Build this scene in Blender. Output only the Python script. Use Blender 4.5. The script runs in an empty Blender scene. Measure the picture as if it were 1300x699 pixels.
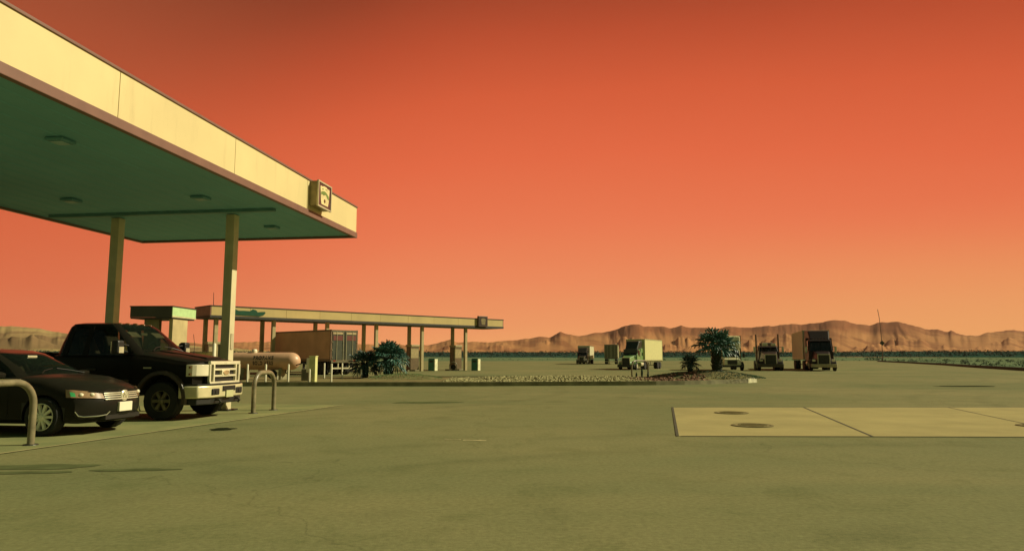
import bpy, bmesh, math, random
from mathutils import Vector, Matrix, noise as mnoise
R = math.radians
random.seed(7)
scene = bpy.context.scene
COL = scene.collection

# ------------------------------------------------------------------ materials
MATS = {}
def mat(name, rgb, rough=.6, metal=0., var=.12, vscale=3., bump=0., bscale=40., coat=0., spec=.5, rgb2=None, dirt=0.):
    if name in MATS: return MATS[name]
    m = bpy.data.materials.new(name); m.use_nodes = True
    nt = m.node_tree; N = nt.nodes; L = nt.links
    b = N['Principled BSDF']
    b.inputs['Roughness'].default_value = rough
    b.inputs['Metallic'].default_value = metal
    b.inputs['Specular IOR Level'].default_value = spec
    b.inputs['Coat Weight'].default_value = coat
    b.inputs['Coat Roughness'].default_value = .08
    tc = N.new('ShaderNodeTexCoord')
    n1 = N.new('ShaderNodeTexNoise'); n1.inputs['Scale'].default_value = vscale; n1.inputs['Detail'].default_value = 6
    L.new(tc.outputs['Object'], n1.inputs['Vector'])
    mx = N.new('ShaderNodeMix'); mx.data_type = 'RGBA'
    c2 = rgb2 or tuple(max(0, c*(1-var*2)) for c in rgb)
    c1 = rgb if rgb2 else tuple(min(1, c*(1+var)) for c in rgb)
    mx.inputs['A'].default_value = (*c2, 1); mx.inputs['B'].default_value = (*c1, 1)
    mr = N.new('ShaderNodeMapRange'); mr.inputs['From Min'].default_value = .32; mr.inputs['From Max'].default_value = .68
    L.new(n1.outputs['Fac'], mr.inputs['Value']); L.new(mr.outputs['Result'], mx.inputs['Factor'])
    last = mx.outputs['Result']
    if dirt:
        n3 = N.new('ShaderNodeTexNoise'); n3.inputs['Scale'].default_value = 1.3; n3.inputs['Detail'].default_value = 8; n3.inputs['Roughness'].default_value = .7
        mp = N.new('ShaderNodeMapping'); mp.inputs['Scale'].default_value = (3, 3, .35)
        L.new(tc.outputs['Object'], mp.inputs['Vector']); L.new(mp.outputs['Vector'], n3.inputs['Vector'])
        r3 = N.new('ShaderNodeMapRange'); r3.inputs['From Min'].default_value = .55; r3.inputs['From Max'].default_value = .75; r3.inputs['To Max'].default_value = dirt
        L.new(n3.outputs['Fac'], r3.inputs['Value'])
        m3 = N.new('ShaderNodeMix'); m3.data_type = 'RGBA'; m3.inputs['B'].default_value = (rgb[0]*.35, rgb[1]*.32, rgb[2]*.28, 1)
        L.new(r3.outputs['Result'], m3.inputs['Factor']); L.new(last, m3.inputs['A']); last = m3.outputs['Result']
    L.new(last, b.inputs['Base Color'])
    if bump:
        n2 = N.new('ShaderNodeTexNoise'); n2.inputs['Scale'].default_value = bscale; n2.inputs['Detail'].default_value = 4
        L.new(tc.outputs['Object'], n2.inputs['Vector'])
        bp = N.new('ShaderNodeBump'); bp.inputs['Strength'].default_value = bump; bp.inputs['Distance'].default_value = .02
        L.new(n2.outputs['Fac'], bp.inputs['Height']); L.new(bp.outputs['Normal'], b.inputs['Normal'])
    MATS[name] = m
    return m

# ------------------------------------------------------------------ mesh builder
class MB:
    def __init__(s): s.v = []; s.f = []
    def add(s, vs, fs, M=None):
        k = len(s.v)
        s.v += [tuple(M @ Vector(p)) if M else tuple(p) for p in vs]
        s.f += [tuple(i+k for i in f) for f in fs]
        return s
    def box(s, x0, x1, y0, y1, z0, z1, M=None):
        vs = [(x, y, z) for x in (x0, x1) for y in (y0, y1) for z in (z0, z1)]
        fs = [(0,1,3,2),(4,6,7,5),(0,4,5,1),(2,3,7,6),(0,2,6,4),(1,5,7,3)]
        return s.add(vs, fs, M)
    def hexa(s, b, t, M=None):        # b, t: four corner points each, counter-clockwise seen from above
        return s.add(list(b)+list(t), [(3,2,1,0),(4,5,6,7),(0,1,5,4),(1,2,6,5),(2,3,7,6),(3,0,4,7)], M)
    def prism(s, poly, a0, a1, axis='y', M=None):
        n = len(poly)
        def P(u, w, a): return (u, a, w) if axis == 'y' else ((a, u, w) if axis == 'x' else (u, w, a))
        vs = [P(u, w, a0) for u, w in poly] + [P(u, w, a1) for u, w in poly]
        fs = [tuple(range(n))[::-1], tuple(range(n, 2*n))] + [(i, (i+1) % n, (i+1) % n+n, i+n) for i in range(n)]
        return s.add(vs, fs, M)
    def cyl(s, p0, p1, r0, r1=None, n=16, caps=True, M=None):
        r1 = r0 if r1 is None else r1
        p0, p1 = Vector(p0), Vector(p1); d = (p1-p0).normalized()
        a = d.orthogonal().normalized(); b = d.cross(a)
        vs = []
        for p, r in ((p0, r0), (p1, r1)):
            for i in range(n):
                t = 2*math.pi*i/n; vs.append(p+(a*math.cos(t)+b*math.sin(t))*r)
        fs = [(i, (i+1) % n, (i+1) % n+n, i+n) for i in range(n)]
        if caps: fs += [tuple(range(n))[::-1], tuple(range(n, 2*n))]
        return s.add(vs, fs, M)
    def tube(s, pts, r, n=10, M=None):
        pts = [Vector(p) for p in pts]; vs = []; fs = []
        rr = r if isinstance(r, (list, tuple)) else [r]*len(pts)
        a = None
        for i, p in enumerate(pts):
            d = (pts[min(i+1, len(pts)-1)]-pts[max(i-1, 0)]).normalized()
            if a is None: a = d.orthogonal().normalized()
            a = (a-d*a.dot(d)).normalized(); b = d.cross(a)
            for k in range(n):
                t = 2*math.pi*k/n; vs.append(p+(a*math.cos(t)+b*math.sin(t))*rr[i])
        for i in range(len(pts)-1):
            fs += [(i*n+k, i*n+(k+1) % n, (i+1)*n+(k+1) % n, (i+1)*n+k) for k in range(n)]
        fs += [tuple(range(n))[::-1], tuple(range((len(pts)-1)*n, len(pts)*n))]
        return s.add(vs, fs, M)
    def lathe(s, prof, n=24, axis='y', c=(0,0,0), M=None, caps=True):
        vs = []; fs = []
        for r, h in prof:
            for k in range(n):
                t = 2*math.pi*k/n; u, w = r*math.cos(t), r*math.sin(t)
                p = (u, h, w) if axis == 'y' else ((u, w, h) if axis == 'z' else (h, u, w))
                vs.append((p[0]+c[0], p[1]+c[1], p[2]+c[2]))
        m = len(prof)
        for i in range(m-1):
            fs += [(i*n+k, i*n+(k+1) % n, (i+1)*n+(k+1) % n, (i+1)*n+k) for k in range(n)]
        if caps and prof[0][0] > 1e-6: fs.append(tuple(range(n)))
        if caps and prof[-1][0] > 1e-6: fs.append(tuple(range((m-1)*n, m*n))[::-1])
        return s.add(vs, fs, M)
    def sphere(s, c, rx, ry=None, rz=None, n=14, M=None):
        ry = ry or rx; rz = rz or rx; m = n//2
        vs = []; fs = []
        for i in range(m+1):
            a = math.pi*i/m
            for k in range(n):
                t = 2*math.pi*k/n
                vs.append((c[0]+rx*math.sin(a)*math.cos(t), c[1]+ry*math.sin(a)*math.sin(t), c[2]+rz*math.cos(a)))
        for i in range(m):
            fs += [(i*n+k, (i+1)*n+k, (i+1)*n+(k+1) % n, i*n+(k+1) % n) for k in range(n)]
        return s.add(vs, fs, M)
    def mesh(s, name, m=None, smooth=None, mats=None, fm=None):
        me = bpy.data.meshes.new(name); me.from_pydata(s.v, [], s.f)
        bm = bmesh.new(); bm.from_mesh(me)
        bmesh.ops.remove_doubles(bm, verts=bm.verts, dist=1e-5)
        bmesh.ops.dissolve_degenerate(bm, edges=bm.edges, dist=1e-6)
        bmesh.ops.recalc_face_normals(bm, faces=bm.faces)
        bm.to_mesh(me); bm.free()
        if m: me.materials.append(m)
        if smooth:
            for p in me.polygons: p.use_smooth = True
            me.set_sharp_from_angle(angle=R(smooth))
        return me
    def build(s, name, m, parent=None, smooth=None, bevel=0, loc=None, rz=None, raw=False):
        if raw:
            me = bpy.data.meshes.new(name); me.from_pydata(s.v, [], s.f); me.materials.append(m)
        else: me = s.mesh(name, m, smooth)
        o = link(name, me, parent)
        if loc: o.location = loc
        if rz is not None: o.rotation_euler.z = rz
        if bevel:
            b = o.modifiers.new('edge', 'BEVEL'); b.width = bevel; b.segments = 2; b.limit_method = 'ANGLE'; b.angle_limit = R(40)
        return o

def link(name, data, parent=None):
    o = bpy.data.objects.new(name, data); COL.objects.link(o)
    if parent: o.parent = parent
    return o
def tag(o, label=None, cat=None, group=None, kind=None):
    if label: o['label'] = label
    if cat: o['category'] = cat
    if group: o['group'] = group
    if kind: o['kind'] = kind
    return o
def thing(name, label, cat, loc=(0,0,0), rz=0., group=None):
    o = link(name, None); o.location = loc; o.rotation_euler.z = rz; o.empty_display_size = .2
    return tag(o, label, cat, group)
def dup(o, parent=None, deep=True):
    c = o.copy(); COL.objects.link(c); c.parent = parent
    if deep:
        for ch in list(o.children): dup(ch, c)
    return c
def text_mesh(s, size, depth=.01, bold=0.):
    cu = bpy.data.curves.new('lettering', 'FONT'); cu.body = s; cu.size = size; cu.extrude = depth; cu.offset = bold
    cu.space_character = 1.2; cu.align_x = 'CENTER'; cu.align_y = 'CENTER'
    o = bpy.data.objects.new('lettering_source', cu); COL.objects.link(o)
    dg = bpy.context.evaluated_depsgraph_get()
    me = bpy.data.meshes.new_from_object(o.evaluated_get(dg)); bpy.data.objects.remove(o); me.name = 'lettering'
    return me

# ------------------------------------------------------------------ palette
yellow_panel = mat('cream_yellow_panel', (.72,.60,.295), .5, var=.05, vscale=.5, dirt=.22)
purple_trim = mat('purple_brown_trim', (.20,.105,.075), .5, var=.06)
soffit_m = mat('green_soffit_steel', (.155,.40,.45), .6, var=.06, vscale=.35, dirt=.12)
column_m = mat('cream_column_paint', (.62,.55,.33), .55, var=.06, dirt=.2)
dark_trim = mat('dark_trim', (.035,.032,.022), .6)
black_rubber = mat('black_rubber', (.012,.013,.010), .8, bump=.2)
black_plastic = mat('black_plastic', (.014,.015,.011), .5)
chrome = mat('chrome', (.72,.68,.52), .16, metal=1., var=.03)
satin_metal = mat('satin_metal', (.60,.56,.36), .42, metal=.35, var=.08)
dark_metal = mat('dark_metal', (.05,.05,.04), .5, metal=.6)
glass_m = mat('dark_window_glass', (.010,.012,.010), .06, var=.02, spec=.6)
def tinted_glass():
    m = bpy.data.materials.new('tinted_vehicle_glass'); m.use_nodes = True; nt = m.node_tree; N = nt.nodes; L = nt.links
    b = N['Principled BSDF']; b.inputs['Base Color'].default_value = (.008, .010, .008, 1); b.inputs['Roughness'].default_value = .04
    tr = N.new('ShaderNodeBsdfTransparent'); tr.inputs['Color'].default_value = (.62, .64, .52, 1)
    mx = N.new('ShaderNodeMixShader'); fr = N.new('ShaderNodeFresnel'); fr.inputs['IOR'].default_value = 1.5
    ad = N.new('ShaderNodeMath'); ad.operation = 'ADD'; ad.inputs[1].default_value = .42; ad.use_clamp = True
    L.new(fr.outputs[0], ad.inputs[0]); L.new(ad.outputs[0], mx.inputs['Fac']); L.new(tr.outputs[0], mx.inputs[1]); L.new(b.outputs[0], mx.inputs[2])
    L.new(mx.outputs[0], N['Material Output'].inputs['Surface']); return m
tint_m = tinted_glass()
lens_m = mat('clear_lamp_lens', (.78,.72,.50), .12, var=.03, coat=.6)
amber_m = mat('amber_lens', (.16,.07,.02), .3, coat=.2)
sedan_paint = mat('sedan_paint_black_brown', (.016,.015,.010), .30, var=.04, coat=.04, spec=.10)
pickup_paint = mat('pickup_paint_black', (.011,.010,.007), .36, var=.04, coat=.02, spec=.10)
flare_m = mat('brown_flare', (.060,.042,.024), .45)
plate_m = mat('plate_white', (.80,.76,.55), .4, var=.03)
plate2_m = mat('plate_dull', (.50,.50,.26), .4, var=.05)
hoop_m = mat('hoop_bollard_paint', (.22,.19,.105), .35, var=.18, vscale=6, dirt=.5)
white_post = mat('white_post_paint', (.78,.74,.52), .55, var=.06, dirt=.3)
teal_m = mat('teal_paint', (.030,.17,.11), .5)
# ------------------------------------------------------------------ setting
def asphalt_material():
    m = bpy.data.materials.new('asphalt'); m.use_nodes = True; nt = m.node_tree; N = nt.nodes; L = nt.links
    b = N['Principled BSDF']; b.inputs['Roughness'].default_value = .88; b.inputs['Specular IOR Level'].default_value = .08
    tc = N.new('ShaderNodeTexCoord')
    def nz(scale, detail=6, rough=.6, dist=0., vec=None):
        n = N.new('ShaderNodeTexNoise'); n.inputs['Scale'].default_value = scale; n.inputs['Detail'].default_value = detail
        n.inputs['Roughness'].default_value = rough; n.inputs['Distortion'].default_value = dist
        L.new(vec or tc.outputs['Object'], n.inputs['Vector']); return n.outputs['Fac']
    def rng(v, a, c, lo=0., hi=1.):
        r = N.new('ShaderNodeMapRange'); r.inputs['From Min'].default_value = a; r.inputs['From Max'].default_value = c
        r.inputs['To Min'].default_value = lo; r.inputs['To Max'].default_value = hi; L.new(v, r.inputs['Value']); return r.outputs['Result']
    def mix(f, a, c, mode='MIX'):
        x = N.new('ShaderNodeMix'); x.data_type = 'RGBA'; x.blend_type = mode
        if isinstance(f, float): x.inputs['Factor'].default_value = f
        else: L.new(f, x.inputs['Factor'])
        for k, q in (('A', a), ('B', c)):
            if isinstance(q, tuple): x.inputs[k].default_value = (*q, 1)
            else: L.new(q, x.inputs[k])
        return x.outputs['Result']
    big = rng(nz(.11, 5, .55, .6), .35, .66)
    base = mix(big, (.148,.170,.073), (.224,.214,.096))
    band = N.new('ShaderNodeMapping'); band.inputs['Scale'].default_value = (.05, .32, 1); band.inputs['Rotation'].default_value = (0, 0, .1)
    L.new(tc.outputs['Object'], band.inputs['Vector'])
    wear = rng(nz(1., 6, .6, .8, band.outputs['Vector']), .46, .72, 0., .45)
    base = mix(wear, base, (.240,.222,.095))
    mid = rng(nz(1.1, 8, .72, .7), .5, .74, 0., .58)
    base = mix(mid, base, (.104,.122,.044))
    fine = rng(nz(18., 6, .75), .35, .7, .80, 1.20)
    mul = N.new('ShaderNodeVectorMath'); mul.operation = 'SCALE'; L.new(base, mul.inputs[0]); L.new(fine, mul.inputs['Scale'])
    agg = rng(nz(140., 2, .6), .64, .76, 0., .5)
    base = mix(agg, mul.outputs['Vector'], (.30,.27,.13))
    # cracks
    vo = N.new('ShaderNodeTexVoronoi'); vo.feature = 'DISTANCE_TO_EDGE'; vo.inputs['Scale'].default_value = .16
    dist = N.new('ShaderNodeVectorMath'); dist.operation = 'ADD'
    nn = N.new('ShaderNodeTexNoise'); nn.inputs['Scale'].default_value = .9; nn.inputs['Detail'].default_value = 6
    L.new(tc.outputs['Object'], nn.inputs['Vector'])
    sc = N.new('ShaderNodeVectorMath'); sc.operation = 'SCALE'; sc.inputs['Scale'].default_value = 1.6
    L.new(nn.outputs['Color'], sc.inputs[0]); L.new(tc.outputs['Object'], dist.inputs[0]); L.new(sc.outputs['Vector'], dist.inputs[1])
    L.new(dist.outputs['Vector'], vo.inputs['Vector'])
    ck = rng(vo.outputs['Distance'], .0, .0035, .28, 0.)
    base = mix(ck, base, (.035,.040,.016))
    # oil drips
    ol = N.new('ShaderNodeTexVoronoi'); ol.inputs['Scale'].default_value = .33
    L.new(dist.outputs['Vector'], ol.inputs['Vector'])
    od = rng(ol.outputs['Distance'], .08, .20, .28, 0.)
    base = mix(od, base, (.065,.075,.030))
    # faint tyre arcs left by turning trucks
    wear2 = rng(nz(.7, 5, .7), .35, .62)
    for cx, cy, rads in ((6., -2., (13.2, 15.1, 23.4, 25.3)), (-14., 30., (14.2, 16.1)), (30., 14., (17.5, 19.4)), (3., 60., (30.6, 32.5))):
        off = N.new('ShaderNodeVectorMath'); off.operation = 'DISTANCE'; off.inputs[1].default_value = (cx, cy, 0)
        L.new(tc.outputs['Object'], off.inputs[0])
        for rr in rads:
            sb = N.new('ShaderNodeMath'); sb.operation = 'SUBTRACT'; sb.inputs[1].default_value = rr; L.new(off.outputs['Value'], sb.inputs[0])
            ab = N.new('ShaderNodeMath'); ab.operation = 'ABSOLUTE'; L.new(sb.outputs[0], ab.inputs[0])
            k = N.new('ShaderNodeMath'); k.operation = 'MULTIPLY'; L.new(rng(ab.outputs[0], .10, .30, .26, 0.), k.inputs[0]); L.new(wear2, k.inputs[1])
            base = mix(k.outputs[0], base, (.085,.098,.040))
    L.new(base, b.inputs['Base Color'])
    bp = N.new('ShaderNodeBump'); bp.inputs['Strength'].default_value = .35; bp.inputs['Distance'].default_value = .012
    L.new(nz(60., 4, .7), bp.inputs['Height']); L.new(bp.outputs['Normal'], b.inputs['Normal'])
    return m
asphalt = asphalt_material()
concrete = mat('concrete_pad', (.40,.345,.150), .9, var=.10, vscale=.8, spec=.04, bump=.25, bscale=60, rgb2=(.325,.285,.125), dirt=.2)
concrete2 = mat('concrete_apron', (.27,.27,.115), .9, vscale=.9, bump=.25, bscale=60, rgb2=(.17,.195,.085), dirt=.3, spec=.04)
kerb_m = mat('kerb_concrete', (.25,.23,.12), .85, var=.18, vscale=2, bump=.3, bscale=30)
kerb_paint = mat('kerb_end_paint', (.80,.76,.50), .6, var=.08, vscale=5)
joint_m = mat('joint_tar', (.05,.052,.022), .9)
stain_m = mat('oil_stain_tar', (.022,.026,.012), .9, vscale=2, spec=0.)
line_m = mat('worn_line_paint', (.62,.55,.26), .7, vscale=9, rgb2=(.25,.235,.10))
dirt_m = mat('island_dirt', (.22,.20,.085), .95, spec=.05, vscale=1.5, rgb2=(.17,.13,.06), bump=.5, bscale=14)
desert_m = mat('desert_ground', (.150,.190,.098), .95, vscale=.03, rgb2=(.105,.150,.080), spec=0., bump=.4, bscale=2)
scrubland_m = mat('scrub_belt_ground', (.024,.066,.048), .95, vscale=.02, rgb2=(.018,.05,.038), spec=0.)

def sheet(name, poly, z, m, kind='structure', label=None):
    mb = MB(); mb.add([(x, y, z) for x, y in poly], [tuple(range(len(poly)))])
    o = mb.build(name, m); me = o.data
    if me.polygons[0].normal.z < 0: me.flip_normals()
    return tag(o, kind=kind)

# lot of asphalt: far edge and a right edge that curves away
lot_edge = [(20., 2.), (36., 37.), (50.5, 70.5), (60., 93.), (71., 117.), (88., 158.), (110., 215.), (140., 272.)]
sheet('asphalt_lot', [(-260., -60.), (14., -60.)] + lot_edge + [(60., 262.), (-10., 246.), (-260., 250.)], 0., asphalt)
mb = MB()                                                          # low earth kerb at the lot's right edge
for i in range(1, len(lot_edge)-1):
    (x0, y0), (x1, y1) = lot_edge[i], lot_edge[i+1]
    d = Vector((x1-x0, y1-y0, 0)).normalized(); n = Vector((d.y, -d.x, 0))
    p, q = Vector((x0, y0, 0)), Vector((x1, y1, 0)); h = .32
    mb.hexa([p, p+n*.5, q+n*.5, q], [a+Vector((0,0,h)) for a in (p+n*.1, p+n*.4, q+n*.4, q+n*.1)])
tag(mb.build('lot_edge_berm', mat('dark_berm_earth', (.035,.050,.028), .9, vscale=1.)), kind='structure')

# desert beyond the lot: polar sheets
def polar(name, az0, az1, daz, rs, zf, m):
    mb = MB(); na = int((az1-az0)/daz)+1
    for r in rs:
        for i in range(na):
            a = R(az0+daz*i); mb.v.append((r*math.sin(a), r*math.cos(a), zf(az0+daz*i, r)))
    for j in range(len(rs)-1):
        for i in range(na-1):
            k = j*na+i; mb.f.append((k, k+1, k+na+1, k+na))
    o = mb.build(name, m, raw=True)
    for p in o.data.polygons: p.use_smooth = True
    return tag(o, kind='structure')
def smooth(a, b, x): t = max(0., min(1., (x-a)/(b-a))); return t*t*(3-2*t)
def desert_z(az, r):
    x, y = r*math.sin(R(az)), r*math.cos(R(az))
    e = .0074*smooth(330, 900, r)
    return -.02 + e*r + smooth(120, 400, r)*.9*mnoise.noise(Vector((x*.012, y*.012, 0)))
polar('desert_ground', -180, 180, 3, [0., 30, 80, 150, 250, 330, 420, 480, 560], lambda a, r: min(desert_z(a, r), -.02) if r < 300 else desert_z(a, r), desert_m)
polar('scrub_flat', -62, 62, 1., [545, 600, 680, 800, 950, 1100, 1300], lambda a, r: desert_z(a, r)+.12, scrubland_m)

# skyline measured as (pixel column, pixel row) pairs turned into bearing and elevation angles
def bearing(px, py):
    t = math.atan(103.5/900); u = (px-650)/900; v = (349.5-py)/900
    d = Vector((u, math.cos(t)-v*math.sin(t), math.sin(t)+v*math.cos(t)))
    return math.degrees(math.atan2(d.x, d.y)), d.z/math.hypot(d.x, d.y)
SKY_R = [(-300,430),(100,432),(240,434),(262,436),(275,433),(300,434),(345,433),(450,436),(510,437),(530,438),(547,437),(565,432),(572,430),(580,434),(600,433),(620,434),(640,432),(655,431),(672,429),(685,426.5),(697,428),(711,420.5),(722,424),(738,426),(755,422),(775,420),(790,414),(800,411.5),(811,411),(818,414),(840,413.5),(850,416),(865,412.5),(875,415.5),(897,415),(905,417.5),(915,416),(925,413.5),(940,415),(955,415),(970,413.5),(990,412),(1005,410.5),(1018,411),(1030,410),(1045,408),(1058,405.5),(1070,406),(1085,410),(1104,412.5),(1120,408),(1142,408),(1160,413),(1175,416.5),(1190,418),(1203,420.5),(1207,418.5),(1215,422),(1228,426),(1240,425.5),(1255,421),(1270,420),(1285,418),(1300,420),(1340,412),(1420,418),(1600,424)]
SKY_L = [(-500,428),(-200,420),(-60,416),(0,413),(15,412.5),(30,414),(45,415),(60,418),(80,421),(110,426),(160,431),(230,437),(300,441),(350,446)]
def skyline(tbl):
    pts = [bearing(*p) for p in tbl]
    def f(az):
        if az <= pts[0][0]: return pts[0][1]
        for (a, e), (b, g) in zip(pts, pts[1:]):
            if a <= az <= b: t = (az-a)/(b-a); return e+(g-e)*t
        return pts[-1][1]
    return f
def ridges(v): return 1-abs(mnoise.noise(v))*2
def fbm(v, o=5):
    a, f, t = 1., 1., 0.
    for _ in range(o): t += a*mnoise.noise(v*f); a *= .55; f *= 2.07
    return t
def mountain(name, tbl, az0, az1, r0, rc, foot, m, seed, scale=1., daz=.07):
    """a range of overlapping fractal ridges below the measured skyline"""
    f = skyline(tbl); D = rc-r0
    layers = ((0., .05, 1., .0, .45), (.12, .02, .55, .30, .26), (.24, .03, .34, .30, .22), (.36, .03, .18, .24, .20), (.50, .03, .10, .13, .18))
    rs = [r0+D*.35*i/10 for i in range(10)]+[r0+D*(.35+.75*i/190) for i in range(191)]
    tab = {}
    def col(az):
        if az in tab: return tab[az]
        e1 = f(az)+.0010*fbm(Vector((az*1.6, seed, 0)), 6); out = []
        for k, (back, wob, lo, amp, w) in enumerate(layers):
            q = 1. if k == 0 else max(0., lo+amp*1.5*fbm(Vector((az*.42/scale, seed+k*7.3, 2)), 6))
            out.append((rc-D*(back+wob*2*mnoise.noise(Vector((az*.35, k*3.1, seed)))), min(1., q), w*D))
        tab.clear(); tab[az] = (e1, out); return tab[az]
    cols = {}
    def z(az, r):
        az = round(az, 4)
        if az not in cols: cols[az] = (lambda t: t)(col(az))
        e1, out = cols[az]; best = 0.; t = (r-r0)/D
        for k, (rk, q, w) in enumerate(out):
            d = (rk-r)/w                                              # 0 on the crest, 1 at the foot in front of it
            if d < -.6 or d > 1: continue
            if d < 0: v = q*(1+d/.6)
            else:
                sp = fbm(Vector((az*.85/scale+d*1.6*mnoise.noise(Vector((az*.22, k, seed))), d*.55, seed+k)), 4)
                v = q*((1-d)**1.1)*(1+.20*sp*d**.5*(1-d))-q*.07*max(0, abs(sp)*2-.2)*d**.6*(1-d)
            best = max(best, v)
        best = max(best, .05*smooth(0, .9, t)) if t < 1 else best
        return r*(foot+(e1-foot)*max(0., min(1., best)))
    return polar(name, az0, az1, daz, rs, z, m)
def mountain_material(name, low, high, zmid, zspan, dark):
    m = bpy.data.materials.new(name); m.use_nodes = True; nt = m.node_tree; N = nt.nodes; L = nt.links
    b = N['Principled BSDF']; b.inputs['Roughness'].default_value = .95; b.inputs['Specular IOR Level'].default_value = .1
    tc = N.new('ShaderNodeTexCoord'); sx = N.new('ShaderNodeSeparateXYZ'); L.new(tc.outputs['Object'], sx.inputs[0])
    n = N.new('ShaderNodeTexNoise'); n.inputs['Scale'].default_value = .006; n.inputs['Detail'].default_value = 7; n.inputs['Roughness'].default_value = .55
    mp = N.new('ShaderNodeMapping'); mp.inputs['Scale'].default_value = (1, .10, 1.6); mp.inputs['Rotation'].default_value = (0, 0, .3); L.new(tc.outputs['Object'], mp.inputs['Vector'])
    L.new(mp.outputs['Vector'], n.inputs['Vector'])
    ad = N.new('ShaderNodeMath'); ad.operation = 'MULTIPLY_ADD'; ad.inputs[1].default_value = zspan*2.4; L.new(n.outputs['Fac'], ad.inputs[0]); L.new(sx.outputs['Z'], ad.inputs[2])
    r = N.new('ShaderNodeMapRange'); r.inputs['From Min'].default_value = zmid-zspan/2+zspan*1.2; r.inputs['From Max'].default_value = zmid+zspan/2+zspan*1.2
    L.new(ad.outputs[0], r.inputs['Value'])
    mx = N.new('ShaderNodeMix'); mx.data_type = 'RGBA'; mx.inputs['A'].default_value = (*low, 1); mx.inputs['B'].default_value = (*high, 1)
    L.new(r.outputs['Result'], mx.inputs['Factor'])
    n2 = N.new('ShaderNodeTexNoise'); n2.inputs['Scale'].default_value = .012; n2.inputs['Detail'].default_value = 4; L.new(mp.outputs['Vector'], n2.inputs['Vector'])
    r2 = N.new('ShaderNodeMapRange'); r2.inputs['From Min'].default_value = .49; r2.inputs['From Max'].default_value = .60; r2.inputs['To Max'].default_value = .72; L.new(n2.outputs['Fac'], r2.inputs['Value'])
    m2 = N.new('ShaderNodeMix'); m2.data_type = 'RGBA'; m2.inputs['B'].default_value = (*dark, 1)
    L.new(r2.outputs['Result'], m2.inputs['Factor']); L.new(mx.outputs['Result'], m2.inputs['A']); L.new(m2.outputs['Result'], b.inputs['Base Color'])
    return m
mountain('mountains', SKY_R, -50, 46, 1150, 3400, .0062, mountain_material('mountain_rock', (.38,.18,.070), (.235,.085,.034), 96, 44, (.20,.075,.03)), 2.)
mountain('hills', SKY_L, -60, -14, 900, 1500, .0062, mountain_material('hill_sand', (.36,.29,.115), (.30,.22,.095), 30, 30, (.12,.068,.038)), 5., 1.3)

# ------------------------------------------------------------------ pads, markings, covers
def pad_pt(c, a, s, t): return (c[0]+a[0]*s+a[1]*t, c[1]+a[1]*s-a[0]*t)
A1 = (-math.sin(R(13.4)), -math.cos(R(13.4)))                       # toward the camera along the apron's edge
sheet('concrete_apron', [(-4.79, 20.34), (-4.79+A1[0]*30, 20.34+A1[1]*30), (-30, -8), (-30, 21.2), (-7.8, 21.0)], .006, concrete2)
mb = MB()
for s in (0,):
    p = Vector((-4.79, 20.34, 0)); d = Vector((A1[0], A1[1], 0)); n = Vector((-d.y, d.x, 0))
    mb.add([tuple(p+n*.06+Vector((0,0,.012))), tuple(p-n*.0+Vector((0,0,.012))), tuple(p+d*25+Vector((0,0,.012))), tuple(p+d*25+n*.06+Vector((0,0,.012)))], [(0,1,2,3)])
tag(mb.build('apron_edge_line', mat('pale_edge', (.42,.38,.17), .8)), kind='structure')
sheet('concrete_tank_pad', [(2.87, 12.42), (3.3, 14.5), (3.9, 17.3), (4.35, 19.39), (24.0, 19.39), (20.0, 12.05)], .006, concrete)
def strip(name, p, q, w, z, m):
    p, q = Vector((*p, z)), Vector((*q, z)); d = (q-p).normalized(); n = Vector((-d.y, d.x, 0))*w/2
    mb = MB(); mb.add([p+n, p-n, q-n, q+n], [(0,1,2,3)]); o = mb.build(name, m)
    if o.data.polygons[0].normal.z < 0: o.data.flip_normals()
    return tag(o, kind='structure')
strip('pad_joint', (6.15, 12.32), (7.86, 19.38), .045, .010, joint_m)
strip('pad_joint', (9.75, 12.2), (11.75, 19.38), .03, .010, joint_m)
strip('pad_joint', (13.6, 12.2), (15.6, 19.38), .03, .010, joint_m)
strip('pad_edge_strip', (4.3, 19.42), (24, 19.42), .07, .010, joint_m)  # dark strips laid along the pad's outer edges
strip('pad_edge_strip', (2.84, 12.4), (4.33, 19.4), .05, .0101, joint_m)
strip('pad_edge_strip', (2.9, 12.39), (20., 12.02), .035, .0102, joint_m)
def blob(name, c, rx, ry, rz, z, m, seed, n=40):
    mb = MB(); pts = []
    for i in range(n):
        t = 2*math.pi*i/n; k = 1+.38*mnoise.noise(Vector((math.cos(t)*1.6, math.sin(t)*1.6, seed)))
        x, y = rx*k*math.cos(t), ry*k*math.sin(t)
        pts.append((c[0]+x*math.cos(rz)-y*math.sin(rz), c[1]+x*math.sin(rz)+y*math.cos(rz), z))
    mb.add(pts, [tuple(range(n))]); o = mb.build(name, m)
    if o.data.polygons[0].normal.z < 0: o.data.flip_normals()
    return tag(o, kind='structure')
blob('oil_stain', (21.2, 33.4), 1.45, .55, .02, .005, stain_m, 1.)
blob('oil_stain', (-5.45, 13.6), .22, .25, .2, .005, stain_m, 2.)
blob('oil_stain', (-5.9, 9.0), .75, .2, .1, .005, mat('oil_stain_faint', (.105,.122,.052), .9, spec=0.), 3.)
blob('oil_stain', (-4.6, 8.75), .5, .1, .1, .005, MATS['oil_stain_faint'], 4.)
blob('oil_stain', (-5.7, 8.55), .55, .09, .1, .005, MATS['oil_stain_faint'], 8.)
blob('oil_stain', (-2.6, 21.5), 1.1, .35, .1, .005, MATS['oil_stain_faint'], 5.)
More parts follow.
